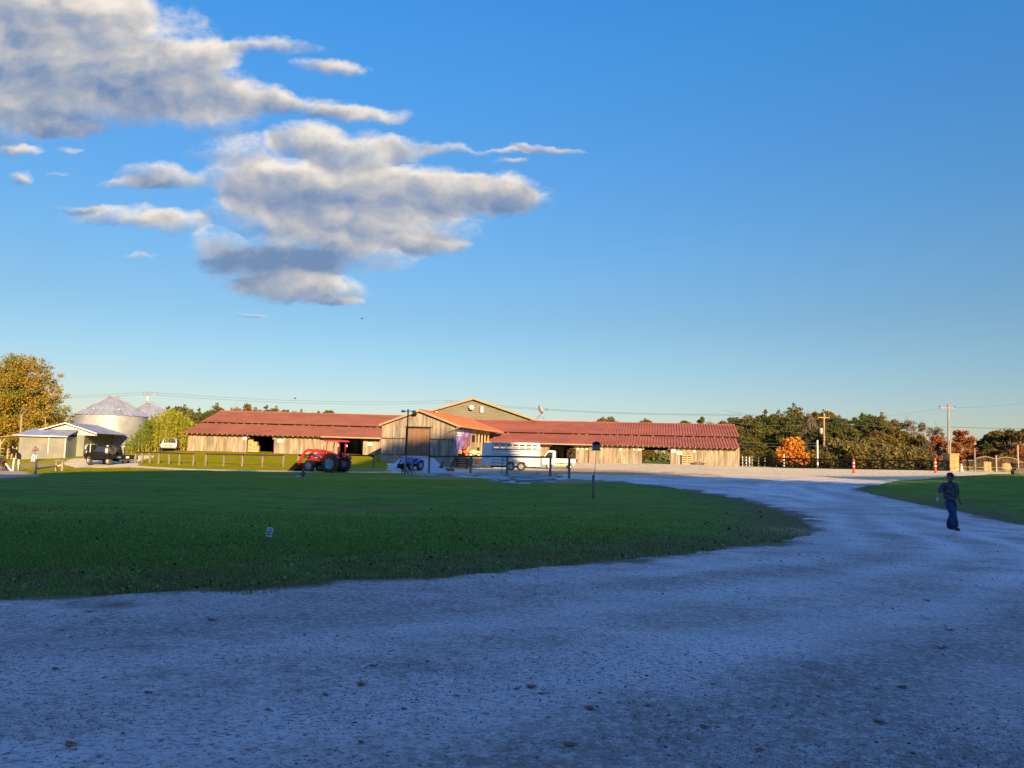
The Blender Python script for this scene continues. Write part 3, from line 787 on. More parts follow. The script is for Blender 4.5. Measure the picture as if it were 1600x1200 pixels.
# right side : closed part, cream door surround, open colonnade
mb = MB(); y = .03
while y < 6.2: mb.box(-.02, .02+rnd.uniform(0,.01), y, y+.21, gzf, gze-.02); y += .22
mb.build('side_wall', 'wood', gt); mb = MB()
y = 9.2
while y < GD: mb.box(-1.5, -1.46, y, y+.25, gzf, gze-.02); y += .26
mb.build('inner_wall', 'wood', gt)
mb = MB().box(-.08, .03, 6.3, 6.6, gzf, gze-.05).box(-.08, .03, 8.3, 8.6, gzf, gze-.05).box(-.08, .03, 6.6, 8.3, gze-.75, gze-.05).box(-.08,-.02,6.6,8.3,gzf,gzf+1.6)
mb.build('doorway_frame', 'trim', gt)
for k, yy in enumerate((9.6, 11.0, 12.4, 13.9)):
    o = MB().box(-.1, .06, yy, yy+.16, gzf, gze-.05).build('porch_post', 'wood_new', gt)
    mb = MB(); mb.beam((-.02, yy+.08, gze-.75), (-.02, yy-.55, gze-.12), .1, .1); mb.beam((-.02, yy+.08, gze-.75), (-.02, yy+.72, gze-.12), .1, .1); mb.build('brace', 'wood_new', o)
MB().box(-.1, .04, 6.3, GD, gze-.12, gze).build('porch_beam', 'wood_new', gt)
# roof
hw = GW/2 + .45
for sgn, nm, m_ in ((1, 'roof', 'roof_orange'), (-1, 'roof', 'roof')):
    ex = gx_p + sgn*hw
    d_ = Vector((gx_p-ex, 0, gzp-gze)); 
    ribbed((ex, -.35, gze), (0,1,0), d_, GD+2, d_.length, .3).build(nm, m_, gt)
    o = MB().beam((ex, -.4, gze-.08), (gx_p, -.4, gzp-.06), .05, .2).build('bargeboard', 'trim', gt)
MB().tube([(gx_p, -.4, gzp+.04), (gx_p, GD+1.6, gzp+.04)], .07, 6).build('ridge_cap', 'roof_orange', gt)
ex = gx_p + hw
MB().box(ex-.02, ex+.1, -.35, GD+1, gze-.14, gze-.0).build('gutter', 'trim', gt)
MB().tube([(ex+.02,-.2,gze-.1),(-.1,-.28,gze-.45),(-.62,-.14,gze-.72),(-.66,-.14,gzf-.9)], .07, 8).build('downpipe', 'trim', gt)
# door
do = MB()
k = 5
for i in range(k):
    xa = dx0 + (dx1-dx0)*i/k; do.box(xa+.012, xa+(dx1-dx0)/k-.012, .16, .2, gzf+.02, dzt-.15)
do = do.build('sliding_door', 'rolldoor', gt)
MB().box(dx0, dx1, .12, .24, dzt-.15, dzt-.08).build('door_header', 'wood_dark', gt)
MB().box(dx1-.16, dx1, -.01, .15, gzf, dzt).build('door_jamb', 'wood_dark', gt)
MB().box(dx0-.1, dx1+.12, -.09, -.03, dzt-.06, dzt+.04).build('lintel', 'wood_dark', gt)
o = MB().cbox((gx_p-.55, -.35, gzp-.42), (.22, .12, .14), .04).build('floodlight', 'blackm', gt)
# foundation
MB().box(-GW-.05, .03, .02, GD, gzf-2.0, gzf).build('foundation', 'stonewall', gt)
# concrete ramp
rp_ = MB(); xa, xb = gxof(625), gxof(672)
lc = lambda x, y: ((Vector((x,y,0))-Vector((C0.x,C0.y,0))).dot(ug), (Vector((x,y,0))-Vector((C0.x,C0.y,0))).dot(vg))
bl_, br_ = lc(-10.9, 68), lc(-5.2, 67.5)
rp_.hull([(dx0-.2,0,gzf-.02),(xb+.2,0,gzf-.02),(*bl_,G(-10.9,68)-.02),(*br_,G(-5.2,67.5)-.02),(dx0-.2,0,gzf-2),(xb+.2,0,gzf-2),(*bl_,-2),(*br_,-2)])
rp_.build('ramp', 'concrete', gt)
# banner
bn = MB(); nx, nz_ = 16, 10; vs = []; fs = []
z0_, z1_ = gze-2.5, gze-.2
for i in range(nx+1):
    for j in range(nz_+1):
        yy = .3 + 5.6*i/nx; vs.append((.07 + .02*math.sin(i*1.3+j*.5), yy, z0_ + (z1_-z0_)*j/nz_ - .08*math.sin(math.pi*i/nx)*(j == nz_)))
for i in range(nx):
    for j in range(nz_): a = i*(nz_+1)+j; fs.append((a, a+1, a+nz_+2, a+nz_+1))
M, N, L = nodes('banner_print'); b = N['Principled BSDF']; b.inputs['Roughness'].default_value = .6
c = mixc(N, L, (.20,.11,.42), (.42,.34,.60), noise(N, L, 1.2, 3, .5, .4, .6))
sx = N.new('ShaderNodeTexCoord'); sp = N.new('ShaderNodeSeparateXYZ'); L.new(sx.outputs['Object'], sp.inputs[0])
r1 = N.new('ShaderNodeMapRange'); r1.inputs[1].default_value = 2.4; r1.inputs[2].default_value = 3.0; L.new(sp.outputs['Y'], r1.inputs[0])
r2 = N.new('ShaderNodeMapRange'); r2.inputs[1].default_value = gze-.7; r2.inputs[2].default_value = gze-1.2; L.new(sp.outputs['Z'], r2.inputs[0])
mm = N.new('ShaderNodeMath'); mm.operation = 'MULTIPLY'; L.new(r1.outputs[0], mm.inputs[0]); L.new(r2.outputs[0], mm.inputs[1])
nn = noise(N, L, 2.2, 4, .6, .4, .5, (1,1,.4)); m2 = N.new('ShaderNodeMath'); m2.operation = 'MULTIPLY'; L.new(mm.outputs[0], m2.inputs[0]); L.new(nn, m2.inputs[1])
c = mixc(N, L, c, (.19,.075,.06), m2.outputs[0])
L.new(c, b.inputs['Base Color']); MT['banner'] = M
bo = bn.add(vs, fs).build('banner', 'banner')
bo.location = (C0.x, C0.y, 0); bo.rotation_euler = (0,0,AG)
tag(bo, 'large purple picture banner hung on the side wall of the gabled barn', 'banner')
mb = MB()
for k, (ya, yb, zz_) in enumerate([(.5,2.3,.45),(.6,2.4,.70),(.55,2.2,.95)]):
    yy = ya
    while yy < yb: w_ = rnd.uniform(.1,.25); mb.box(.105, .115, yy, yy+w_, gze-zz_-.07, gze-zz_+.07); yy += w_+.07
mb.build('lettering', 'paper', bo)

# deck on the right of the gabled barn, with stairs
dk = thing('deck', 'raised timber deck with stairs along the side of the gabled barn', 'deck', (C0.x, C0.y, 0), AG)
mb = MB(); 
for i in range(14): mb.box(.05, 4.2, .2+i*.62, .2+i*.62+.6, gzf-.1, gzf-.02)
mb.build('floor_boards', 'wood_grey', dk)
for xx in (.3, 2.2, 4.05):
    for yy in (.35, 4, 8.3): MB().box(xx-.08, xx+.08, yy-.08, yy+.08, G(-4,82)-.3, gzf-.1).build('deck_post', 'wood_dark', dk)
MB().box(2.0, 4.2, .22, .28, G(-4,82)-.1, gzf-.1).build('skirt', 'wood_dark', dk)
st = MB(); gl = G(C0.x+1, 78)
n_ = 6
for i in range(n_):
    zz_ = gzf-.05 - (gzf-gl)*(i+.5)/n_; st.box(.25, 1.9, .15-.3*(i+1), .15-.3*i+.02, zz_-.04, zz_)
st.build('stair_treads', 'wood_grey', dk)
for xx in (.2, 1.95): MB().beam((xx,.2,gzf-.15),(xx,-1.75,gl+.05), .06, .22).build('stair_stringer', 'wood_dark', dk)

# rear hall
d_h = 122; hp = P(740, 622, d_h); hl = P(668, 642.5, d_h); hr = P(815, 650.5, d_h)
ht = thing('riding_hall', 'large beige sided hall with a wide gable rising behind the red roofs', 'building', (hp.x, d_h, 0), 0)
sl = (hp.z-hl.z)/(hp.x-hl.x); HWD = 15; zeh = hp.z - sl*HWD
MB().prism([(-HWD+.4, .3), (HWD-.4, .3), (HWD-.4, zeh+.1), (0, hp.z-.25), (-HWD+.4, zeh+.1)], 0, 40, 'y').build('wall', 'siding', ht)
mb = MB(); z = 5.0
while z < hp.z-.5:
    hw_ = (hp.z-.3-z)/sl
    mb.box(-hw_, hw_, -.04, -.005, z, z+.12); z += .3
mb.build('lap_boards', 'siding', ht)
for sg in (-1, 1):
    ribbed((sg*(HWD+.4), -.5, zeh-.15), (0,1,0), Vector((-sg*(HWD+.4), 0, hp.z-zeh+.15)), 41, math.hypot(HWD+.4, hp.z-zeh+.15), .6).build('roof', 'galv_roof', ht)
    MB().beam((sg*(HWD+.4), -.55, zeh-.25), (0, -.55, hp.z-.1), .06, .3).build('bargeboard', 'trim', ht)
q_ = P(737, 637, d_h)
dish = MB().lathe([(0,.0),(.2,.03),(.33,.1),(.4,.18)], 16, 'y', (q_.x-hp.x, -.75, q_.z)).build('satellite_dish', 'white')
dish.location = (hp.x, d_h, 0); tag(dish, 'small round dish mounted high on the gable of the beige hall', 'dish')
MB().tube([(q_.x-hp.x, -.6, q_.z), (q_.x-hp.x+.05, -.02, q_.z-.5)], .04, 6).build('bracket', 'steel', dish)
q_ = P(753, 640, d_h); MB().cbox((q_.x-hp.x, -.1, q_.z), (.22, .08, .48), .02).build('vent_cover', 'white', ht)
MB().cbox((q_.x-hp.x-.26, -.1, q_.z), (.05, .09, .48), .01).build('vent_louver', 'wood_dark', ht)
q_ = P(682, 644, 118)
t = thing('vent_pipe', 'short pale vent pipe with cap standing left of the hall gable', 'vent pipe', (q_.x, 118, q_.z-2.2), 0)
MB().tube([(0,0,0),(0,0,2.2)], .12, 8).build('pipe', 'white', t); MB().lathe([(0,.28),(.2,.2),(.2,.1)], 10, 'z', (0,0,2.1)).build('cap', 'white', t)

# big dish on the right wing ridge
q_ = P(843, 654, 104)
t = thing('satellite_dish', 'large white satellite dish on a tripod mast on the red roof ridge', 'dish', (q_.x, 104, q_.z-.1), R(25))
MB().tube([(0,0,0),(0,0,1.1)], .05, 8).build('mast', 'galv_roof', t)
mb = MB()
for w_ in (0, 2.1, 4.2): mb.tube([(.8*math.cos(w_), .5*math.sin(w_), 0), (0,0,.6)], .025, 5)
mb.build('tripod', 'steel', t)
prof = [(0,0),(.25,.03),(.5,.11),(.68,.2)]
ds = MB().lathe(prof, 20, 'x', (0,0,0)).build('dish', 'white', t, smooth=True); ds.location = (-.02,0,1.25); ds.rotation_euler = (0, R(-18), 0); ds.scale = (1, 1, .9)
mb = MB().tube([(.0,0,.75),(.95,-.1,1.35)], .025, 5).tube([(.1,0,1.8),(.95,-.1,1.4)], .012, 5).cbox((1.05,-.1,1.4), (.14,.06,.06)); mb.build('feed_arm', 'steel', t)

# ------------------------------------------------------------------ left shed
SA = R(8); p0 = base(27.5, 717, 88); us = Vector((math.cos(SA), math.sin(SA), 0)); 
t = thing('metal_shed', 'pale metal sided shed with grey roof left of the grain bins', 'shed', (p0.x, p0.y, 0), SA)
sxo = lambda px: on_line(px, p0, us)
W1 = sxo(101); zb = p0.z-.15; zw = P(60, 681.2, 88.4).z
mb = MB().box(0, W1, 0, 3.2, zb, zw); mb.build('front_wall', 'shed_metal', t)
MB().box(-.02, W1+.02, -.02, .02, zb, zb+.5).build('base_board', 'shed_green', t)
MB().tube([(sxo(75), -.06, zw), (sxo(75), -.06, zb+.9)], .06, 6).build('downpipe', 'white', t)
MB().box(W1-.0, W1+.04, -.05, 3.0, zb, zw).build('end_wall','shed_green',t); MB().box(W1-.05, W1+.07, -.05, .05, zb, zw).build('corner_trim', 'white', t)
zl = P(60, 675, 90).z
rf = MB().hull([(-.5,-.4,zw),(W1+.35,-.4,zw),(-.5,-.4,zw+.07),(W1+.35,-.4,zw+.07),(.1,3.0,zl+.35),(W1+.2,3.0,zl+.35),(.1,3.0,zl+.42),(W1+.2,3.0,zl+.42)])
rf.build('lean_to_roof', 'galv_roof', t)
MB().box(-.5, W1+.35, -.46, -.4, zw-.05, zw+.07).build('fascia', 'white', t)
# main gable block behind
pk = sxo(82)*1.03; zpk = P(81, 660.5, 91.5).z; zev = P(118, 676.5, 91.5).z; hwS = (zpk-zev)/.32
MB().prism([(pk-hwS+.5, zb), (W1+.85, zb), (W1+.85, zpk-.3-(W1+.85-pk)*.32), (pk, zpk-.3), (pk-hwS+.5, zev)], 3.0, 12, 'y').build('side_wall', 'shed_green', t)
mb = MB(); x = pk-hwS+.6
while x < pk+3.3:
    zt = zpk-.16-abs(x-pk)*.32; mb.box(x, x+.16, 2.9, 2.98, zev-.25, zt) if zt > zev-.2 else None; x += .2
mb.build('gable_boards', 'white', t)
for sg, ln in ((-1, hwS), (1, 3.6)):
    ex_ = pk+sg*ln; z_e = zpk - ln*.32
    MB().hull([(pk,2.5,zpk),(pk,12.6,zpk),(pk,2.5,zpk+.08),(pk,12.6,zpk+.08),(ex_,2.5,z_e),(ex_,12.6,z_e),(ex_,2.5,z_e+.08),(ex_,12.6,z_e+.08)]).build('roof', 'galv_roof', t)
    MB().beam((ex_,2.45,z_e), (pk,2.45,zpk), .05, .13).build('bargeboard', 'white', t)
xs_ = W1+.85
for ya, yb, za, zbb, nm in ((3.8, 4.5, .6, 2.1, 'window'), (4.9, 6.8, .25, 2.15, 'door'), (8.8, 10.0, 1.0, 2.0, 'window'), (10.3, 11.4, 1.0, 2.0, 'window')):
    f_ = MB().box(xs_, xs_+.06, ya, yb, zb+za, zb+zbb).build(nm, 'white', t)
    MB().box(xs_+.05, xs_+.08, ya+.12, yb-.12, zb+za+.12, zb+zbb-.12).build('pane', 'glass', f_)
st = MB()
for i in range(4): st.box(xs_+.1+i*.28, xs_+.38+i*.28, 3.6, 6.4, zb+.02, zb+.75-i*.18)
st.build('steps', 'wood_new', t)
MB().cbox((xs_+.12, 3.3, zb+1.7), (.03,.2,.22)).build('notice','paper',t)
# open lean-to on the left
lt = thing('open_shelter', 'open wooden shelter with sloping roof at the left end of the metal shed', 'shelter', (p0.x, p0.y, 0), SA)
for x_, y_ in ((-2.0, .1), (-2.0, 3.0), (-5.5, .1)): MB().box(x_-.1, x_+.1, y_-.1, y_+.1, zb, zw-.35-(abs(x_)-.0)*.1).build('post', 'wood_new', lt)
MB().hull([(.0,-.5,zw-.05),(-7,-.5,zw-.9),(.0,3.2,zw+.1),(-7,3.2,zw-.75),(.0,-.5,zw+.05),(-7,-.5,zw-.8),(.0,3.2,zw+.2),(-7,3.2,zw-.65)]).build('roof', 'wood_grey', lt)
mb = MB().beam((-2,.1,zw-1.2),(-1.5,.1,zw-.35),.1,.1).beam((-2,3,zw-1.2),(-1.3,3,zw-.3),.1,.1); mb.build('brace', 'wood_new', lt)

# ------------------------------------------------------------------ grain bins
def bin_(name, label, px, d, rpx, yeave, ytop, base_z):
    c = P(px, 700, d); r = rpx/F*d; ze_ = P(px, yeave, d-r).z; zt_ = P(px, ytop, d).z
    t = thing(name, label, 'grain bin', (c.x, d, 0), 0, 'round steel grain bins')
    # corrugated rings
    prof = []; z = base_z; k = 0
    while z < ze_: prof.append((r + (.03 if k % 2 else 0), z)); z += .14; k += 1
    prof.append((r, ze_)); MB().lathe(prof, 72).build('wall', 'galv', t, smooth=True)
    n = 36; vs = []; fs = []; rr = .62
    for k in range(n*4):
        w = 2*math.pi*k/(n*4); hh = .07 if k % 4 == 0 else 0
        vs += [((r+.14)*math.cos(w), (r+.14)*math.sin(w), ze_-.06+hh), (rr*math.cos(w), rr*math.sin(w), zt_-.12+hh)]
    for k in range(n*4): a = 2*k; b2 = 2*((k+1) % (n*4)); fs.append((a, b2, b2+1, a+1))
    rf = MB().add(vs, fs).build('roof', 'galv_roof', t)
    MB().lathe([(0, zt_), (.5, zt_), (.72, zt_-.06), (.74, zt_-.22), (.6, zt_-.24)], 20).build('cap', 'galv_roof', rf)
    prof = [(r*.52+.02, ze_+(zt_-ze_)*.5+.03), (r*.52+.02, ze_+(zt_-ze_)*.5+.10), (r*.49, ze_+(zt_-ze_)*.5+.12)]
    MB().lathe(prof, 40).build('stiffening_ring', 'galv_roof', rf)
    for w in (R(-50), R(-130), R(-100)):
        x, y = r*.8*math.cos(w), r*.8*math.sin(w); MB().sphere((x, y, ze_+(zt_-ze_)*.24+.1), .22, 8, (1,1,.7)).build('vent', 'galv', rf)
    w = R(-62); MB().cbox((r*math.cos(w), r*math.sin(w), ze_-.35), (.3,.1,.22), .08).build('hatch', 'white', t)
    mb = MB()
    for s_ in (-.2, .2): mb.tube([(s_, -r-.12, base_z), (s_, -r-.12, ze_+.1)], .02, 5)
    z = base_z
    while z < ze_: mb.tube([(-.2,-r-.12,z),(.2,-r-.12,z)], .015, 4); z += .3
    if name == 'grain_bin' and px < 200: pass
    return t
bin_('grain_bin', 'nearer large round steel grain bin with conical roof', 171.5, 105, 51.5, 647.5, 618, G(-54,105)-.3)
bin_('grain_bin', 'farther round steel grain bin behind the yellow bamboo', 229, 132, 40, 652, 627.5, .2)
# ------------------------------------------------------------------ wheels & vehicles
def wheel(parent, c, r, w, lug=False, rimr=.6, rim='rim', tyre='rubber', seg=24):
    """axle along local y; the wheel part holds tyre and rim"""
    e = bpy.data.objects.new('wheel', None); COL.objects.link(e); e.parent = parent; e.location = c; e.empty_display_size = .1
    h = w/2; ri = r*rimr
    mb = MB().lathe([(ri,-h*.85),(r*.86,-h),(r*.97,-h*.8),(r,-h*.4),(r,h*.4),(r*.97,h*.8),(r*.86,h),(ri,h*.85),(ri*.97,0)], seg, 'y', closed=True)
    mb.build('tyre', tyre, e, smooth=True)
    if lug:
        lb = MB(); n = 18
        for k in range(n):
            for s in (-1, 1):
                w0 = 2*math.pi*(k+(.5 if s > 0 else 0))/n; w1 = w0+.16
                q = lambda a, rr, y: (rr*math.cos(a), y, rr*math.sin(a))
                lb.hull([q(w0,r*.98,s*.02),q(w0+.07,r*.98,s*.02),q(w1,r*.95,s*h),q(w1+.08,r*.95,s*h),q(w0,r*1.05,s*.03),q(w0+.06,r*1.05,s*.03),q(w1+.01,r*1.035,s*h),q(w1+.07,r*1.035,s*h)])
        lb.build('tread', 'tread', e)
    rb = MB()
    for s in (-1, 1):
        rb.lathe([(ri*1.02,s*h*.8),(ri*.92,s*h*.8),(ri*.82,s*h*.35),(ri*.3,s*h*.3),(ri*.28,s*h*.55),(0,s*h*.55)], 20, 'y')
    rb.build('rim', rim, e, smooth=True)
    return e

def tractor(label, loc, rz, paint, canopy=True, s=1.0, forks=False, group=None):
    t = thing('tractor', label, 'tractor', loc, rz, group); t.scale = (s,)*3
    for y in (-.85, .85): wheel(t, (0, y, .74), .74, .44, True, .56)
    for y in (-.78, .78): wheel(t, (2.05, y, .5), .5, .30, False, .55)
    MB().cbox((.95,0,.72),(1.25,.2,.2),.04).cbox((0,0,.74),(.3,.75,.12),.04).cbox((2.05,0,.55),(.1,.7,.08),.03).cbox((1.1,0,.98),(.5,.16,.12),.04).build('chassis', 'blackm', t)
    MB().hull([(.75,-.3,1.0),(.75,.3,1.0),(.75,-.3,1.48),(.75,.3,1.48),(.75,-.22,1.55),(.75,.22,1.55),(2.35,-.27,.92),(2.35,.27,.92),(2.4,-.25,1.28),(2.4,.25,1.28),(2.3,-.18,1.36),(2.3,.18,1.36)]).build('hood', paint, t, smooth=True)
    MB().cbox((2.38,0,1.08),(.03,.2,.16),.02).build('grille', 'blackm', t)
    for y in (-.25, .25):
        MB().cbox((1.5,y*1.22,1.2),(.35,.012,.05),.01).build('stripe', 'paper', t)
    for sg in (-1, 1):
        mb = MB(); n = 9; prof = []
        for k in range(n):
            w = R(20+130*k/(n-1)); prof.append((.86*math.cos(w), .74+.86*math.sin(w)*.98))
        for k in range(n-1):
            (xa,za),(xb,zb_) = prof[k], prof[k+1]
            mb.hull([(xa,sg*.6,za),(xa,sg*1.08,za-.03),(xb,sg*.6,zb_),(xb,sg*1.08,zb_-.03),(xa,sg*.6,za+.04),(xa,sg*1.08,za+.01),(xb,sg*.6,zb_+.04),(xb,sg*1.08,zb_+.01)])
        mb.prism([(p_[0], p_[1]) for p_ in prof], sg*.6, sg*.63, 'y')
        mb.build('fender', paint, t, smooth=True)
        MB().cbox((-.72,sg*.85,1.38),(.03,.09,.05)).build('tail_light', 'lamp_red', t)
    MB().cbox((-.05,0,1.12),(.25,.25,.07),.05).cbox((-.3,0,1.4),(.06,.24,.26),.05).build('seat', 'blackm', t)
    sw = MB().lathe([(.19,-.015),(.21,0),(.19,.015),(.17,0)], 16, 'z', closed=True).tube([(0,0,0),(0,0,-.35)],.02,6); so = sw.build('steering_wheel', 'blackm', t); so.location = (.52,0,1.62); so.rotation_euler = (0, R(-30), 0)
    MB().cbox((.72,0,1.42),(.08,.26,.2),.04).build('dashboard', 'blackm', t)
    MB().tube([(1.15,.2,1.45),(1.15,.2,2.1),(1.12,.2,2.18)], .035, 8).build('exhaust_pipe', 'steel', t)
    if canopy:
        mb = MB()
        for y in (-.48, .48):
            mb.beam((-.45,y,1.0),(-.45,y,2.5),.09,.07); mb.beam((.78,y,1.45),(.62,y,2.5),.05,.05)
        mb.beam((-.45,-.48,2.48),(-.45,.48,2.48),.07,.07); mb.build('roll_bar', 'red' if paint == 'red' else 'blackm', t)
        MB().hull([(-.75,-.68,2.5),(-.75,.68,2.5),(.95,-.68,2.52),(.95,.68,2.52),(-.6,-.58,2.64),(-.6,.58,2.64),(.85,-.58,2.64),(.85,.58,2.64)]).build('canopy', 'red', t)
    else:
        mb = MB()
        for y in (-.42, .42): mb.beam((-.4,y,1.0),(-.55,y,1.75),.07,.07)
        mb.beam((-.55,-.45,1.75),(-.55,.45,1.75),.07,.07); mb.build('roll_bar', 'blackm', t)
    # rear linkage & slow vehicle triangle
    MB().cbox((-.65,0,.75),(.12,.35,.2),.04).beam((-.5,-.35,.6),(-1.15,-.4,.45),.06,.08).beam((-.5,.35,.6),(-1.15,.4,.45),.06,.08).beam((-.5,0,1.0),(-1.1,0,.9),.05,.05).build('rear_linkage', 'steel', t)
    if canopy:
        tr = MB().prism([(-.2,1.28),(.2,1.28),(.0,1.64)], -.64, -.62, 'x').build('warning_triangle', 'orange', t); tr.location = (-.1, -.05, 0)
        MB().cbox((-.5,.62,2.2),(.04,.06,.09)).cbox((-.5,-.62,2.2),(.04,.06,.09)).build('work_light', 'lamp_white', t)
    # loader
    lp = paint
    for y in (-.52, .52):
        mb = MB(); pts = [(.75,y,1.55),(1.7,y,1.74),(2.45,y,1.78),(2.75,y,1.62),(3.35,y,.62)]
        for i in range(4): mb.beam(pts[i], pts[i+1], .09, .2)
        mb.build('loader_arm', lp, t)
        MB().beam((.9,y,.95),(.85,y,1.62),.1,.16).beam((.95,y,1.0),(1.45,y,.9),.08,.14).build('loader_mast', lp, t)
        MB().tube([(1.0,y,1.1),(2.2,y,1.6)],.045,8).tube([(2.1,y,1.55),(3.1,y*.9,1.1)],.04,8).tube([(3.1,y*.9,1.1),(3.5,y,.75)],.03,6).build('hydraulic_ram', 'steel', t)
    MB().beam((2.95,-.52,1.2),(2.95,.52,1.2),.09,.09).build('cross_tube', lp, t)
    if forks:
        mb = MB().box(3.3,3.42,-.7,.7,.25,.85)
        for y in (-.45, .45): mb.beam((3.35,y,.3),(4.2,y,.28),.1,.05)
        mb.build('fork_frame', 'blackm', t)
    else:
        bp_ = [(3.3,.72),(3.35,.2),(3.55,.08),(4.1,.06),(4.12,.1),(3.6,.14),(3.42,.26),(3.38,.72)]
        MB().prism(bp_, -.88, .88, 'y').prism([(3.33,.72),(3.37,.2),(3.55,.09),(4.08,.08)], -.9, -.87, 'y').prism([(3.33,.72),(3.37,.2),(3.55,.09),(4.08,.08)], .87, .9, 'y').build('bucket', 'blackm', t)
    return t
p = base(529, 738, 63)
hd = R(180-22)
tractor('red tractor with front loader bucket and red canopy parked on the lawn edge', (p.x-.2, p.y, p.z-.04), hd, 'red', True, 1.0)
p = base(651, 731, 70)
tractor('blue compact tractor with black loader on the concrete ramp', (p.x, p.y-1.0, G(p.x, p.y-1)+.12), R(180+60), 'blue', False, .6, forks=True)

# orange ride-on machine on the deck
def deck_pt(px, dx): 
    x = on_line(px, C0 + vg*dx, ug); return C0 + vg*dx + ug*x
p = deck_pt(722, 2.2); t = thing('ride_on_mower', 'bright orange ride on mower parked on the timber deck', 'mower', (p.x, p.y, gzf-.01), R(200))
for x, y, r in ((-.35,-.42,.27),(-.35,.42,.27),(.6,-.35,.18),(.6,.35,.18)): wheel(t, (x,y,r), r, .18, rim='orange')
MB().hull([(.1,-.3,.35),(.1,.3,.35),(.85,-.26,.35),(.85,.26,.35),(.1,-.25,.72),(.1,.25,.72),(.8,-.2,.62),(.8,.2,.62)]).build('hood', 'orange', t)
MB().cbox((-.35,0,.55),(.35,.5,.13),.05).hull([(-.65,-.3,.6),(-.65,.3,.6),(-.3,-.3,.6),(-.3,.3,.6),(-.75,-.26,1.15),(-.75,.26,1.15),(-.6,-.26,1.15),(-.6,.26,1.15)]).build('body', 'orange', t)
MB().cbox((-.2,0,.74),(.22,.2,.06),.04).build('seat', 'blackm', t); MB().tube([(.1,0,.7),(-.02,0,.98)],.02,6).lathe([(.13,-.01),(.15,0),(.13,.01)],12,'z',(-.03,0,1.0)).build('steering_wheel', 'blackm', t)
MB().cbox((.15,0,.2),(.4,.55,.07),.03).build('mower_deck', 'blackm', t)
p = deck_pt(741, 3.0); t = thing('small_cart', 'small cream yellow motor cart on the deck beside the orange mower', 'cart', (p.x, p.y, gzf-.01), R(195))
for x, y in ((-.4,-.35),(-.4,.35),(.45,-.35),(.45,.35)): wheel(t, (x,y,.24), .24, .16, rim='yellow')
MB().hull([(-.6,-.35,.3),(-.6,.35,.3),(.7,-.33,.3),(.7,.33,.3),(-.6,-.3,.6),(-.6,.3,.6),(.25,-.3,.8),(.25,.3,.8),(.65,-.25,.55),(.65,.25,.55)]).build('body', 'yellow', t)
MB().cbox((-.2,0,.68),(.2,.28,.06),.04).cbox((-.42,0,.88),(.05,.26,.18),.04).build('seat', 'blackm', t); MB().tube([(.2,0,.75),(.05,0,1.05)],.02,6).build('steering_column', 'blackm', t)

# rusty mower deck on the ground
p = base(690, 733, 71); t = thing('mower_attachment', 'rusty red brown mower attachment lying on the grass by the ramp', 'mower', (p.x, p.y, p.z), R(-8))
MB().hull([(-.85,-.5,.08),(.85,-.5,.08),(.95,.2,.08),(-.95,.2,.08),(-.8,-.45,.3),(.8,-.45,.3),(.9,.2,.3),(-.9,.2,.3),(0,.7,.1),(0,.6,.3)]).build('deck', 'rust', t)
MB().cbox((0,0,.45),(.15,.15,.15),.04).tube([(0,0,.4),(.1,0,.85),(.0,.1,.95)],.05,6).beam((-.3,.1,.3),(.05,.05,.95),.05,.05).beam((.5,.1,.3),(.05,.05,.95),.05,.05).build('gearbox', 'steel', t)
for x in (-.9,.95): MB().lathe([(.05,-.06),(.15,-.06),(.15,.06),(.05,.06)],12,'y',(x,.45,.16),True).build('wheel','rubber',t)

# stands (two pale X-legged trestles) before the blue tractor
for k, (px, lb) in enumerate(((632.5,'left grey wooden stand in front of the blue tractor'),(643,'right grey wooden stand in front of the blue tractor'))):
    p = base(px, 740, 60); t = thing('trestle', lb, 'trestle', p, R(10*k-5), 'trestles by the ramp')
    MB().box(-.06,.06,-.06,.06,-.05,.95+.1*k).build('post', 'wood_grey', t)
    mb = MB().beam((-.3,.1,0),(-.02,.0,.45),.06,.04).beam((.3,-.1,0),(.02,.0,.45),.06,.04).beam((0,.3,0),(0,.02,.45),.06,.04); mb.build('braces', 'wood_dark', t)

# iron plough / scrap in front of the tractor
p = base(473, 746, 51); t = thing('plough_part', 'small rusty plough part with pale blade lying on the lawn by the bucket', 'plough', p, R(15))
MB().hull([(-.5,-.1,.02),(-.05,-.16,.02),(.12,.1,.04),(-.4,.0,.1),(.05,.05,.14)]).beam((.1,0,.08),(.38,.05,.2),.08,.03).build('blade', 'galv_roof', t)
MB().tube([(.0,0,.05),(.02,0,.5),(.0,.02,.62)],[.13,.07,.04],8).tube([(-.2,.05,.2),(.2,.05,.25)],.05,6).build('shank', 'rust', t)

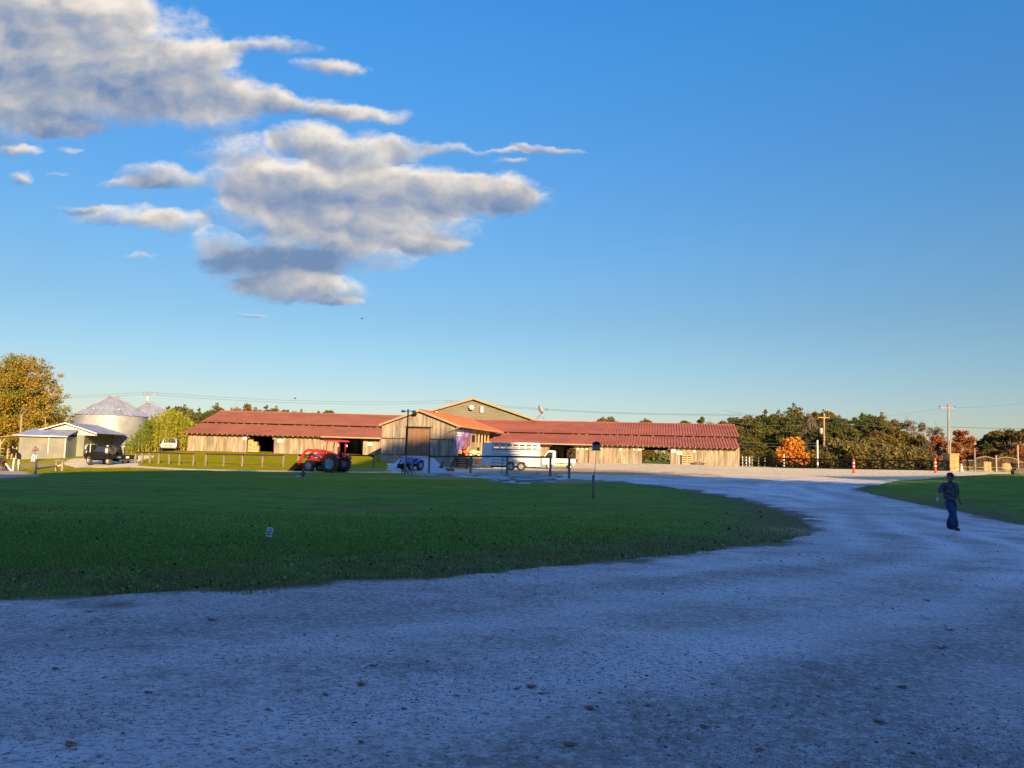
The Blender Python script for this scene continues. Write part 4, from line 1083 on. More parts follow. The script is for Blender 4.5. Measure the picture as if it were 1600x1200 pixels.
# stock trailer
def trailer():
    p = base(842, 733.5, 69.5); h = R(180)
    t = thing('stock_trailer', 'silver aluminium livestock trailer with slatted side parked before the barn', 'trailer', (p.x, p.y, p.z), h)
    Lb = 4.3; w = 1.0; z0, z1 = .42, 2.42
    # local x forward from the rear
    for sg in (-1, 1):
        mb = MB(); z = z0
        slots = ((1.93,2.08),(2.17,2.32))
        k = 0
        while z < z1-.02:
            h_ = .26
            if 1.86 < z < 2.36: z = 2.34 if z < 2.3 else z; 
            top = min(z+h_-.06, z1)
            mb.box(0, Lb, sg*w-.02, sg*w+.02, z, top)
            z += h_
        mb.box(0, Lb, sg*w-.02, sg*w+.02, 1.82, 1.95).box(0, Lb, sg*w-.02, sg*w+.02, 2.08, 2.17).box(0, Lb, sg*w-.02, sg*w+.02, 2.30, 2.40)
        n = 7
        for i in range(n+1):
            x = .12 + (Lb-.3)*i/n; mb.box(x-.06, x+.06, sg*w-.025, sg*w+.025, 1.9, 2.34)
        mb.box(0,.07,sg*w-.04,sg*w+.04,z0,z1).box(Lb-.1,Lb,sg*w-.04,sg*w+.04,z0,z1)
        mb.build('side_panel', 'alu', t)
        MB().box(.05, Lb-.05, sg*w-.012-.0, sg*w+.0, z0, 1.86).build('inner_skin', 'slat_gap', t)
        # fender
        fd = MB().prism([(1.0,.42),(1.1,.78),(1.3,.92),(2.85,.92),(3.05,.78),(3.15,.42),(3.0,.42),(2.88,.72),(2.75,.80),(1.4,.80),(1.27,.72),(1.15,.42)], sg*1.0, sg*1.27, 'y').build('fender', 'alu', t)
        for x in (1.62, 2.52): wheel(t, (x, sg*1.12, .38), .38, .22, rim='rim')
    MB().hull([(Lb,-1,z0),(Lb,1,z0),(Lb,-1,z1),(Lb,1,z1),(Lb+.85,-.45,z0),(Lb+.85,.45,z0),(Lb+.8,-.45,z1-.03),(Lb+.8,.45,z1-.03)]).build('nose', 'alu', t)
    MB().box(0, Lb, -w, w, z1, z1+.04).box(-.0, Lb, -w-.03, -w, z1-.05, z1+.06).box(0, Lb, w, w+.03, z1-.05, z1+.06).build('roof', 'alu', t)
    MB().box(0, Lb, -w+.03, w-.03, z0-.05, z0).box(.2,Lb,-.7,-.6,z0-.16,z0-.05).box(.2,Lb,.6,.7,z0-.16,z0-.05).build('floor', 'steel', t)
    MB().box(-.03, .0, -w, w, z0, 1.5).build('rear_gate', 'alu', t)
    MB().beam((Lb+.6,-.5,.4),(Lb+1.7,0,.42),.08,.1).beam((Lb+.6,.5,.4),(Lb+1.7,0,.42),.08,.1).tube([(Lb+1.55,0,.0),(Lb+1.55,0,.9)],.04,8).build('hitch', 'alu', t)
    MB().box(.3,2.1,-.5,.5,z0+.02,1.9).build('hay_load', 'rust', t)
    for z in (.7, 1.2): MB().cbox((.1, 1.04, z),(.03,.015,.03)).build('marker_light', 'lamp_red', t)
    MB().cbox((2.35, 1.05, 1.28), (.06, .03, .05), .01).build('latch', 'steel', t)
trailer()

# small white cab-over truck
p = base(872, 733, 76.5); t = thing('mini_truck', 'small white cab over pickup truck side on behind the stock trailer', 'truck', (p.x+1.65, p.y, p.z), R(180))
# local x forward, rear at 0, front 3.3
MB().prism([(2.05,.42),(3.15,.42),(3.28,.6),(3.25,.98),(2.72,1.72),(2.55,1.78),(2.05,1.78)], -.68, .68, 'y').build('cab', 'whitecar', t)
for sg in (-1, 1):
    MB().prism([(2.24,1.05),(3.08,1.05),(2.68,1.62),(2.24,1.62)], sg*.675, sg*.70, 'y').build('side_window', 'glass', t)
    MB().cbox((2.3,sg*.70,.95),(.06,.015,.02),.005).build('door_handle', 'blackm', t)
MB().hull([(3.27,-.6,1.02),(3.27,.6,1.02),(2.78,-.58,1.66),(2.78,.58,1.66),(3.29,-.6,1.02),(2.80,.58,1.66),(3.29,.6,1.02),(2.80,-.58,1.66)]).build('windscreen', 'glass', t)
for sg in (-1,1): MB().cbox((3.27,sg*.45,.72),(.03,.12,.09)).build('headlight', 'lamp_white', t)
MB().box(.0,2.0,-.7,.7,.62,.68).build('bed_floor', 'whitecar', t)
for sg in (-1, 1): MB().box(.0,2.0,sg*.68,sg*.71,.66,1.02).build('bed_side', 'whitecar', t)
MB().box(-.03,.0,-.7,.7,.66,1.0).build('tailgate', 'whitecar', t); MB().tube([(1.95,-.6,1.0),(1.95,-.6,1.75),(1.95,.6,1.75),(1.95,.6,1.0)],.02,6).build('rack', 'whitecar', t)
MB().box(.1,2.6,-.35,.35,.34,.5).cbox((1.3,-.5,.42),(.25,.12,.12)).build('chassis', 'yellow', t)
for x in (.55, 2.55):
    for sg in (-1, 1): wheel(t, (x, sg*.6, .27), .27, .16, rim='whitecar')
p2 = P(885, 722, 77); o = thing('tool_frame', 'dark metal frame lying in the bed of the small white truck', 'frame', (p2.x+.5, p.y-.1, p.z+.7), R(170))
MB().beam((-.5,-.2,.25),(.5,.1,.5),.06,.06).beam((-.4,.2,.2),(.3,-.2,.45),.05,.05).cbox((0,0,.15),(.5,.3,.12)).build('bars', 'blackm', o)

def pickup(label, loc, rz, paint, flatbed, s=1.0, old=False):
    t = thing('pickup_truck', label, 'pickup truck', loc, rz); t.scale = (s,)*3
    # local x forward, front bumper at 2.9
    cabr = .15
    MB().prism([(cabr-1.0,.55),(2.75,.55),(2.85,.75),(2.82,1.08),(1.6,1.22),(1.5,1.24),(cabr-1.0,1.24)], -.93, .93, 'y').build('body', paint, t)
    cb = MB().hull([(1.45,-.88,1.22),(1.45,.88,1.22),(cabr-1.0,-.88,1.22),(cabr-1.0,.88,1.22),(.72,-.74,1.86),(.72,.74,1.86),(cabr-.92,-.74,1.88),(cabr-.92,.74,1.88),(0,-.74,1.92),(0,.74,1.92)]).build('cab', paint, t)
    for sg in (-1, 1):
        MB().hull([(1.3,sg*.862,1.27),(.45,sg*.862,1.27),(.78,sg*.76,1.78),(.45,sg*.76,1.8),(1.3,sg*.892,1.27),(.45,sg*.892,1.27),(.78,sg*.79,1.78),(.45,sg*.79,1.8)]).build('side_window', 'glass', t)
        MB().hull([(.36,sg*.862,1.27),(-.6,sg*.862,1.27),(.36,sg*.76,1.8),(-.6,sg*.76,1.8),(.36,sg*.892,1.27),(-.6,sg*.892,1.27),(.36,sg*.79,1.8),(-.6,sg*.79,1.8)]).build('side_window', 'glass', t)
        MB().cbox((1.25,sg*1.08,1.32),(.06,.08,.12),.03).build('mirror', 'blackm', t)
        MB().cbox((.3,sg*.94,1.1),(.08,.012,.02),.005).cbox((-.55,sg*.94,1.1),(.08,.012,.02),.005).build('door_handle', 'steel', t)
        MB().cbox((2.83,sg*.7,.9),(.04,.18,.1)).build('headlight', 'lamp_white', t)
        MB().prism([(1.38,.5),(1.5,.85),(1.75,1.02),(2.15,1.02),(2.4,.85),(2.5,.5),(2.36,.5),(2.26,.78),(2.08,.92),(1.82,.92),(1.62,.78),(1.52,.5)], sg*.92, sg*.99, 'y').build('wheel_arch', paint if not old else 'blackm', t)
    MB().hull([(1.42,-.76,1.26),(1.42,.76,1.26),(.8,-.68,1.82),(.8,.68,1.82),(1.47,-.76,1.26),(1.47,.76,1.26),(.85,-.68,1.82),(.85,.68,1.82)]).build('windscreen', 'glass', t)
    MB().cbox((-.9,0,1.55),(.015,.66,.2)).build('rear_window', 'glass', t)
    MB().cbox((2.88,0,.9),(.03,.5,.13)).build('grille', 'steel' if old else 'blackm', t)
    MB().cbox((2.92,0,.6),(.07,.92,.1),.04).build('bumper', 'galv_roof', t)
    MB().cbox((.0,0,.48),(2.6,.45,.08)).build('chassis', 'blackm', t)
    wheel(t, (1.95,-.85,.42), .42, .28, rim='rim'); wheel(t, (1.95,.85,.42), .42, .28, rim='rim')
    for sg in (-1, 1): wheel(t, (-1.55, sg*.88, .42), .42, .36, rim='rim')
    if flatbed:
        b_ = MB().box(-3.1,-.95,-1.12,1.12,.92,1.02).build('flatbed', 'blackm', t)
        MB().box(-3.12,-1.0,1.06,1.12,.7,.92).box(-3.12,-1.0,-1.12,-1.06,.7,.92).box(-2.5,-.9,-1.1,-.7,.62,.9).box(-2.5,-.9,.7,1.1,.62,.9).build('toolbox', 'blackm', t)
        MB().box(-3.16,-3.1,-1.1,1.1,.62,.98).build('tail_skirt', 'blackm', t)
        for sg in (-1, 1):
            for k in range(3): MB().cbox((-3.18,sg*(.72+.12*k),.82),(.02,.03,.06),.01).build('tail_light', 'rim', t)
        MB().cbox((-3.18,0,.82),(.015,.16,.09),.01).build('number_plate', 'paper', t)
        MB().cbox((-3.2,0,.52),(.06,.8,.06),.02).cbox((-3.0,.1,.42),(.1,.12,.12)).build('rear_bumper', 'steel', t)
        mb = MB()
        for y in (-1,-.5,0,.5,1): mb.tube([(-1.0,y,1.0),(-1.0,y,2.0)],.035,6)
        mb.tube([(-1.0,-1,2.0),(-1.0,1,2.0)],.045,6).tube([(-1.0,-1,1.5),(-1.0,1,1.5)],.03,6).build('headache_rack', 'blackm', t)
        for y in (-.85, .85): MB().cbox((-1.05,y,1.88),(.04,.09,.06)).build('work_light', 'lamp_white', t)
    else:
        for sg in (-1, 1): MB().prism([(-2.9,.6),(-.85,.6),(-.85,1.2),(-2.9,1.2)], sg*.86, sg*.93, 'y').build('bed_side', paint, t)
        MB().box(-2.95,-2.88,-.93,.93,.6,1.2).build('tailgate', paint, t); MB().box(-2.9,-.85,-.86,.86,.62,.7).build('bed_floor', 'blackm', t)
    return t
p = base(172, 728, 79.5)
a = R(180-32)
pk_ = pickup('black crew cab pickup truck with flatbed parked on the lawn near the shed', (p.x-.7, p.y+1.0, G(p.x-.7, p.y+1.0)+.02), a, 'black', True, 1.03)
# spare tyre standing on the flatbed
sw_ = wheel(pk_, (-1.3,.95,1.44), .42, .26, rim='whitecar'); sw_.name = 'spare_wheel'
MB().lathe([(.24,-.1),(.36,-.12),(.40,-.08),(.40,.08),(.36,.12),(.24,.1)],22,'y',(-2.05,.8,1.42),True).build('spare_tyre','rubber',pk_)
p = base(257, 706.5, 99)
pickup('old cream white pickup truck parked in front of the yellow bamboo', (p.x, p.y+1.5, G(p.x, p.y+1.5)), R(-70), 'whitecar', False, .96, True)
# tank behind it
p = base(272, 702, 106); t = thing('storage_tank', 'round white storage tank lying on its side behind the old pickup', 'tank', (p.x, p.y, p.z+.1), R(75))
MB().lathe([(0,-1.5),(.5,-1.45),(.85,-1.2),(.9,-1.0),(.9,1.0),(.85,1.2),(.5,1.45),(0,1.5)], 24, 'x', (0,0,1.2)).build('shell', 'white', t, smooth=True)
MB().lathe([(.92,-.6),(.93,-.5)],24,'x',(0,0,1.2)).lathe([(.92,.5),(.93,.6)],24,'x',(0,0,1.2)).build('band','steel',t)
MB().box(-.9,-.7,-.6,.6,0,.5).box(.7,.9,-.6,.6,0,.5).build('cradle','steel',t)
p = base(243, 706, 103); t = thing('low_trailer', 'low dark trailer partly hidden beside the old cream pickup', 'trailer', (p.x, p.y, p.z), R(160))
MB().box(-1.4,1.4,-.8,.8,.45,.6).box(-1.4,-1.3,-.8,.8,.6,1.0).beam((1.4,0,.5),(2.4,0,.45),.1,.1).build('bed','blackm',t)
for y in (-.9,.9): wheel(t,(0,y,.33),.33,.2)
MB().cbox((.2,0,.85),(.6,.5,.25),.1).build('load','yellow',t)

# ------------------------------------------------------------------ people and horses
def skin_obj(name, nodes_, edges, material, parent=None, sub=2):
    names = list(nodes_); me = bpy.data.meshes.new(name)
    me.from_pydata([nodes_[k][0] for k in names], [(names.index(a), names.index(b)) for a, b in edges], [])
    tmp = bpy.data.objects.new('tmp', me); COL.objects.link(tmp)
    sm = tmp.modifiers.new('s', 'SKIN'); sm.use_smooth_shade = True; sm.branch_smoothing = .3
    lay = me.skin_vertices[0].data
    for i, k in enumerate(names):
        r = nodes_[k][1]; lay[i].radius = (r, r) if isinstance(r, (int, float)) else r; lay[i].use_root = (i == 0)
    ss_ = tmp.modifiers.new('d', 'SUBSURF'); ss_.levels = sub; ss_.render_levels = sub
    dg = bpy.context.evaluated_depsgraph_get(); dg.update()
    m2 = bpy.data.meshes.new_from_object(tmp.evaluated_get(dg)); m2.name = name
    bpy.data.objects.remove(tmp); m2.materials.clear(); m2.materials.append(MT[material]); m2.shade_smooth()
    o = bpy.data.objects.new(name, m2); COL.objects.link(o)
    if parent is not None: o.parent = parent
    return o

def person(label, loc, rz, J, shirt, trouser, sleeve=.55, capm='cap', belly=.17, s=1.0):
    """J: joint positions; local -y is the way the person faces"""
    V = lambda k: Vector(J[k])
    n = {'pel': (V('pel'), .12), 'bel': (V('bel'), (belly*.7, belly*.6)), 'che': (V('che'), (.11, .085)), 'ncb': (V('nck')-Vector((0,0,.06)), .06), 'nck': (V('nck'), .07),
         'jaw': (V('hed')+Vector((0,-.02,-.07)), .088), 'hed': (V('hed'), .105), 'crn': (V('hed')+Vector((0,.01,.07)), .085)}
    e = [('pel','bel'),('bel','che'),('che','ncb'),('ncb','nck'),('nck','jaw'),('jaw','hed'),('hed','crn')]
    for sd in 'RL':
        sg = -1 if sd == 'R' else 1
        n[sd+'hip'] = (V(sd+'hip'), .095); n[sd+'kn'] = (V(sd+'kn'), .062); n[sd+'mk'] = ((V(sd+'kn')+V(sd+'an'))/2+Vector((0,.02,.03)), .058); n[sd+'an'] = (V(sd+'an'), .042)
        n[sd+'hl'] = (V(sd+'an')+Vector((0,.03,-.05)), .035); n[sd+'to'] = (V(sd+'to'), .03)
        e += [('pel',sd+'hip'),(sd+'hip',sd+'kn'),(sd+'kn',sd+'mk'),(sd+'mk',sd+'an'),(sd+'an',sd+'hl'),(sd+'hl',sd+'to')]
        n[sd+'sh'] = (V(sd+'sh'), .062); n[sd+'el'] = (V(sd+'el'), .044); n[sd+'wr'] = (V(sd+'wr'), .03)
        dr = (V(sd+'wr')-V(sd+'el')).normalized(); pm = V(sd+'wr')+dr*.05; n[sd+'pm'] = (pm, (.036,.02)); n[sd+'pk'] = (pm+dr*.035, (.036,.018))
        e += [('che',sd+'sh'),(sd+'sh',sd+'el'),(sd+'el',sd+'wr'),(sd+'wr',sd+'pm'),(sd+'pm',sd+'pk')]
    bodyo = skin_obj('person', n, e, 'skin')
    tag(bodyo, label, 'person'); bodyo.location = loc; bodyo.rotation_euler = (0,0,rz); bodyo.scale = (s,)*3
    # fingers
    for sd in 'RL':
        sg = -1 if sd == 'R' else 1
        dr = (V(sd+'wr')-V(sd+'el')).normalized(); side = dr.cross(Vector((1,0,0)) if abs(dr.x) < .8 else Vector((0,0,1))).normalized(); pal = Vector((-sg,0,0)) - dr*(-sg*dr.x); pal.normalize()
        pk = V(sd+'wr')+dr*.085
        fm = MB()
        for i, ln in enumerate((.072,.08,.076,.06)):
            b0 = pk + side*(.027-.018*i); k1 = b0+dr*ln*.5+pal*.008; k2 = k1+dr*ln*.3+pal*.02; k3 = k2+dr*ln*.15+pal*.02
            fm.tube([b0-dr*.02,k1,k2,k3],[.0095,.009,.0085,.006],6)
        b0 = V(sd+'wr')+dr*.035+side*.032
        fm.tube([b0-side*.015,b0+side*.02+dr*.025+pal*.01,b0+side*.022+dr*.055+pal*.025],[.012,.0105,.007],6)
        me = bodyo.data; bm = bmesh.new(); bm.from_mesh(me); k = len(bm.verts)
        vs = [bm.verts.new(v) for v in fm.v]
        for f in fm.f: bm.faces.new([vs[i] for i in f])
        bm.to_mesh(me); bm.free()
    # face
    H = V('hed'); fm = MB().hull([H+Vector((-.013,-.095,-.03)),H+Vector((.013,-.095,-.03)),H+Vector((0,-.09,.015)),H+Vector((0,-.125,-.025))])
    for sg in (-1,1): fm.sphere(H+Vector((sg*.092,.0,-.01)), .028, 6, (.35,.7,1))
    me = bodyo.data; bm = bmesh.new(); bm.from_mesh(me); vs = [bm.verts.new(v) for v in fm.v]
    for f in fm.f: bm.faces.new([vs[i] for i in f])
    bm.to_mesh(me); bm.free(); me.shade_smooth()
    ey = MB()
    for sg in (-1,1): ey.sphere(H+Vector((sg*.034,-.088,.01)), .011, 6)
    ey.build('eyes', 'blackm', bodyo)
    MB().hull([H+Vector((-.028,-.094,-.062)),H+Vector((.028,-.094,-.062)),H+Vector((0,-.1,-.055)),H+Vector((0,-.1,-.068))]).build('mouth', 'rust', bodyo)
    # clothes
    j = {k: v for k, v in n.items()}
    sn = {'bel': (n['bel'][0], (belly*1.25, belly*1.15)), 'bl0': (n['pel'][0]+Vector((0,0,-.02)), (belly*1.25,belly*1.1)), 'che': (n['che'][0], (.215,.165)), 'ncb': (n['ncb'][0]+Vector((0,0,.02)), .105)}
    se = [('bel','bl0'),('bel','che'),('che','ncb')]
    for sd in 'RL':
        a_, b_, c_ = n[sd+'sh'][0], n[sd+'el'][0], n[sd+'wr'][0]
        end = b_ if sleeve <= .5 else b_.lerp(c_, (sleeve-.5)*2)
        sn[sd+'sh'] = (a_, .092); sn[sd+'m'] = (a_.lerp(b_, .6), .08); sn[sd+'e'] = (end, .07)
        se += [('che',sd+'sh'),(sd+'sh',sd+'m'),(sd+'m',sd+'e')]
    skin_obj('shirt', sn, se, shirt, bodyo)
    tn = {'w': (n['pel'][0]+Vector((0,0,.05)), (belly*1.1,belly*.95)), 'pel': (n['pel'][0], (belly*1.1,.16))}; te = [('w','pel')]
    for sd in 'RL':
        tn[sd+'h'] = (n[sd+'hip'][0]-Vector((0,0,.04)), .135); tn[sd+'k'] = (n[sd+'kn'][0], .105); tn[sd+'a'] = (n[sd+'an'][0]-Vector((0,0,.03)), .11)
        te += [('pel',sd+'h'),(sd+'h',sd+'k'),(sd+'k',sd+'a')]
    skin_obj('trousers', tn, te, trouser, bodyo)
    for sd in 'RL':
        a_ = n[sd+'an'][0]; b_ = n[sd+'to'][0]; skin_obj('boot', {'a': (a_+Vector((0,.01,.04)), .06), 'h': (a_+Vector((0,.03,-.045)), .06), 't': (b_, (.065,.05))}, [('a','h'),('h','t')], 'boot', bodyo)
    if capm:
        ch = MB().lathe([(.001,.105),(.05,.10),(.085,.07),(.102,.02),(.104,-.0)], 16, 'z', H+Vector((0,.01,.03)))
        cp = ch.build('cap', capm, bodyo, smooth=True)
        MB().hull([H+Vector(v) for v in ((-.07,-.09,.035),(.07,-.09,.035),(-.05,-.17,.02),(.05,-.17,.02),(-.07,-.09,.045),(.07,-.09,.045),(-.05,-.17,.03),(.05,-.17,.03))]).build('peak', capm, cp)
    MB().lathe([(.085,.0),(.088,-.03),(.08,-.07)], 16, 'z', H+Vector((0,.028,.02))).build('hair', 'hair', bodyo)
    return bodyo
walkJ = dict(pel=(0,0,.96), bel=(-.01,-.03,1.12), che=(-.01,-.01,1.34), nck=(-.015,-.02,1.53), hed=(-.02,-.05,1.66),
    Rhip=(-.1,0,.9), Rkn=(-.07,-.18,.50), Ran=(-.05,-.24,.10), Rto=(-.10,-.44,.05), Lhip=(.1,0,.9), Lkn=(.08,.0,.48), Lan=(.07,.17,.11), Lto=(.13,.0,.03),
    Rsh=(-.21,0,1.43), Rel=(-.36,.04,1.19), Rwr=(-.49,-.07,.99), Lsh=(.2,0,1.43), Lel=(.32,.06,1.17), Lwr=(.34,-.02,.90))
p = base(1486, 829, 24.6)
man = person('person in dark cap, camouflage shirt and blue jeans walking up the gravel road', (p.x, p.y, zroad(p.x, p.y)-.005), R(12), walkJ, 'camo', 'denim', .62, 'cap', .18, 1.0)
hx = Matrix.Translation((p.x, p.y, zroad(p.x, p.y))) @ Matrix.Rotation(R(12), 4, 'Z') @ Vector((-.555,-.115,.925))
cup = thing('paper_cup', 'small white cup held in the right hand of the walking person', 'cup', hx - Vector((0,0,.05)), 0)
MB().lathe([(0,0),(.028,0),(.038,.1),(.034,.1),(.026,.008)], 14).build('cup_body', 'white', cup); MB().lathe([(.0,.108),(.036,.106),(.041,.1),(.041,.094)], 14).build('lid', 'white', cup)
stJ = dict(pel=(0,0,.96), bel=(0,.0,1.1), che=(.02,-.03,1.33), nck=(.04,-.06,1.5), hed=(.06,-.1,1.6),
    Rhip=(-.09,0,.9), Rkn=(-.12,-.03,.5), Ran=(-.14,.02,.09), Rto=(-.17,-.15,.03), Lhip=(.09,0,.9), Lkn=(.1,-.03,.5), Lan=(.1,.02,.09), Lto=(.12,-.15,.03),
    Rsh=(-.17,-.02,1.42), Rel=(-.16,-.3,1.38), Rwr=(.02,-.42,1.5), Lsh=(.21,-.04,1.42), Lel=(.42,-.16,1.3), Lwr=(.22,-.36,1.46))
p = base(51.5, 723.5, 84)
person('person in grey shirt and light blue jeans standing on the grass before the metal shed', (p.x, p.y, p.z-.02), R(60), stJ, 'greyshirt', 'denim_light', .5, 'hair', .14, 1.0)

def horse(label, loc, rz, m_, grazing=False, s=1.0):
    n = {'b1': ((.0,0,1.12), (.29,.30)), 'b2': ((-.45,0,1.14), (.28,.30)), 'rp': ((-.8,0,1.2), (.25,.26)), 'ch': ((.42,0,1.12), (.25,.29)), 'sh': ((.62,0,1.2), (.19,.25)),
         'tk': ((-1.02,0,1.18), (.12,.13)), 't1': ((-1.14,0,.95), .05), 't2': ((-1.17,0,.6), .045), 't3': ((-1.15,0,.4), .02)}
    e = [('b1','b2'),('b2','rp'),('rp','tk'),('tk','t1'),('t1','t2'),('t2','t3'),('b1','ch'),('ch','sh')]
    hd = [((.85,0,1.38),(.13,.18)),((1.08,0,1.58),(.095,.14)),((1.2,0,1.72),(.085,.12)),((1.36,0,1.62),(.075,.10)),((1.52,0,1.46),(.055,.07)),((1.6,0,1.38),(.048,.055))] if not grazing else \
         [((.85,0,1.1),(.13,.17)),((1.08,0,.85),(.1,.13)),((1.25,0,.62),(.09,.12)),((1.3,0,.45),(.075,.10)),((1.32,0,.24),(.055,.07)),((1.32,0,.14),(.048,.055))]
    pv = 'sh'
    for i, (a_, r_) in enumerate(hd): n['n%d' % i] = (a_, r_); e.append((pv, 'n%d' % i)); pv = 'n%d' % i
    for sg, sd in ((-1,'r'),(1,'l')):
        o = .06*sg
        n['f0'+sd] = ((.52,sg*.15,.92),.11); n['f1'+sd] = ((.54+o,sg*.16,.72),.07); n['f2'+sd] = ((.55+o,sg*.16,.45),.05); n['f3'+sd] = ((.54+o,sg*.16,.2),.032); n['f4'+sd] = ((.57+o,sg*.16,.05),.05)
        e += [('ch','f0'+sd)]+[('f%d%s' % (i,sd),'f%d%s' % (i+1,sd)) for i in range(4)]
        n['h0'+sd] = ((-.72,sg*.15,.95),.16); n['h1'+sd] = ((-.66-o,sg*.17,.75),.11); n['h2'+sd] = ((-.92-o,sg*.16,.52),.055); n['h3'+sd] = ((-.86-o,sg*.16,.2),.035); n['h4'+sd] = ((-.82-o,sg*.16,.05),.05)
        e += [('rp','h0'+sd)]+[('h%d%s' % (i,sd),'h%d%s' % (i+1,sd)) for i in range(4)]
    o = skin_obj('horse', n, e, m_); tag(o, label, 'horse'); o.location = loc; o.rotation_euler = (0,0,rz); o.scale = (s,)*3
    hp = Vector(n['n2'][0]); mb = MB()
    for sg in (-1,1): mb.hull([hp+Vector((0,sg*.05,.08)),hp+Vector((.05,sg*.08,.08)),hp+Vector((.0,sg*.1,.07)),hp+Vector((-.01,sg*.08,.22))])
    mb.build('ears', m_, o)
    mb = MB(); pp = [Vector(n[k][0]) for k in ('sh','n0','n1','n2')]
    for a_, b_ in zip(pp, pp[1:]): mb.beam(a_+Vector((-.08,0,.17)), b_+Vector((-.08,0,.13)), .05, .14)
    mb.build('mane', 'blackm', o)
    mb = MB().tube([n['t1'][0],(-1.2,0,.7),(-1.2,0,.35),(-1.17,0,.25)],[.05,.08,.07,.02],8); mb.build('tail', 'blackm', o)
    return o
p = base(1, 736, 73)
horse('dark bay horse cut off by the left edge of the photo, rump towards the road', (p.x-.6, p.y+.3, p.z-.02), R(165), 'horse', True, .95)
p = base(20, 722, 86)
horse('dark horse standing under the open shelter facing the camera', (p.x, p.y, p.z), R(-75), 'horse2', False, .95)

# ------------------------------------------------------------------ fences
def rail_fence(name, label, posts, h, rails, pm='wood_post', rm='rail_wood', pr=.075, square=True, toprail=.12, group=None, xb=False, face=0):
    """posts: list of ground points; rails: heights"""
    o0 = posts[0]; t = thing(name, label, 'fence', o0, 0, group)
    loc = [p - o0 for p in posts]
    for q in loc:
        b_ = MB().box(q.x-pr, q.x+pr, q.y-pr, q.y+pr, q.z-.2, q.z+h) if square else MB().tube([q-Vector((0,0,.2)), q+Vector((0,0,h))], pr, 10)
        b_.build('post', pm, t)
    for rh in rails:
        for a_, b_ in zip(loc, loc[1:]):
            off = Vector((0, -pr-.025 if rh < h else 0, 0)); rw_ = .2 if xb else .14
            MB().beam(a_+off+Vector((0,0,rh+.03*(rh >= h))), b_+off+Vector((0,0,rh+.03*(rh >= h))), .05 if rh < h else .2, rw_ if rh < h else toprail).build('rail', rm, t)
    if xb:
        for a_, b_ in zip(loc, loc[1:]):
            lo, hi = Vector((0,-.06,xb[0])), Vector((0,-.06,xb[1]))
            MB().beam(a_+lo, b_+hi, .04, .16).build('cross_brace', rm, t)
            MB().beam(a_+hi+Vector((0,-.045,0)), b_+lo+Vector((0,-.045,0)), .04, .16).build('cross_brace', rm, t)
    return t
def line_pts(a, b, n):
    pa, pb = base(*a), base(*b); out = []
    for i in range(n):
        q = pa.lerp(pb, i/(n-1)); q.z = G(q.x, q.y); out.append(q)
    return out
g_ = 'hitching rail fences on the lawn'
rail_fence('rail_fence', 'short single rail wooden fence between the black pickup and the bamboo', [base(211.5,723,77),base(222,723.5,76.4),base(234,724.3,75.6),base(248,725,74.8),base(264,726,74),base(280.5,727,73.2),base(302,726.7,73)], 1.02, [1.02], rm='wood_dark', toprail=.14, group=g_)
rail_fence('rail_fence', 'single rail wooden fence in front of the left barn wing', [base(321.5,727.5,73),base(349.5,729,72.3),base(378.5,730,71.7),base(410,731,71),base(442.5,731,70.4)], 1.05, [1.05], rm='wood_dark', toprail=.14, group=g_)
rail_fence('rail_fence', 'single rail wooden fence running behind the red tractor', [base(465.5,731,70),base(505,731,70),base(545,731,70),base(583.5,730.5,70)], 1.05, [1.05], rm='fenceblack', group=g_)
rail_fence('rail_fence', 'thick single rail fence on square posts before the stock trailer', [base(670,740,60),base(735,741,57.5),base(792,742.8,54.5),base(859.5,746.2,51)], 1.28, [1.28], pr=.075, toprail=.12, group=g_)
t = thing('fence_post', 'free standing dark wooden post to the right of the trailer fence', 'post', base(889,749,49.5), 0)
MB().cbox((0,0,.6),(.08,.08,.78),.02).build('post', 'wood_post', t)
# thin pipe with a hook beside the fence
t = thing('water_hydrant', 'thin dark standpipe beside the fence in front of the trailer', 'standpipe', base(784,741.5,55), 0)
MB().tube([(0,0,0),(0,0,1.3),(.06,0,1.38),(.12,0,1.3),(.12,0,.95)],.022,6).tube([(.12,0,.95),(.2,0,.9)],.02,6).lathe([(0,.08),(.3,.05),(.38,0)],14).build('pipe','blackm',t)

# rails & boards at the left
t = thing('low_rail', 'low wooden rail with pale top running from a white tipped post', 'fence', base(55,743,54), 0)
o0 = t.location.copy(); q = base(88,733,64)-o0; q2 = base(97.5,733,64)-o0
MB().cbox((0,0,.5),(.06,.06,.6),.02).build('post','wood_post',t); MB().cbox((0,0,1.22),(.058,.058,.16),.02).build('post_cap','white',t)
MB().beam(Vector((0,0,.42)), q+Vector((0,0,.42)), .06, .12).beam(q+Vector((0,0,.42)), q2+Vector((0,0,.5)), .06,.12).build('rail','wood_new',t)
for qq in (q, q2): MB().box(qq.x-.07,qq.x+.07,qq.y-.07,qq.y+.07,qq.z-.2,qq.z+.85).build('post','wood_grey',t)
MB().beam(q+Vector((-.2,0,.88)), q2+Vector((.2,0,.84)), .3, .07).build('top_board','wood_grey',t)
for px, py, d, h_, lean, lb in ((20.5,728,72,1.25,.05,'white painted post standing next to the dark horse'),(30.5,726.5,74,1.1,-.12,'white post leaning right in front of the shed corner')):
    p = base(px,py,d); t = thing('white_post', lb, 'post', p, 0, 'white posts by the shelter'); MB().beam((0,0,-.1),(lean,0,h_),.13,.1).build('post','white',t)
p = base(19,728,72.5); t = thing('white_board', 'white board lying slanted against the white post', 'board', p, 0); MB().beam((-.55,-.1,.75),(.0,-.1,.05),.2,.05).build('board','white',t)
p = base(14,719,90); t = thing('stall_gate', 'low wooden stall gate under the open shelter', 'gate', p, 0)
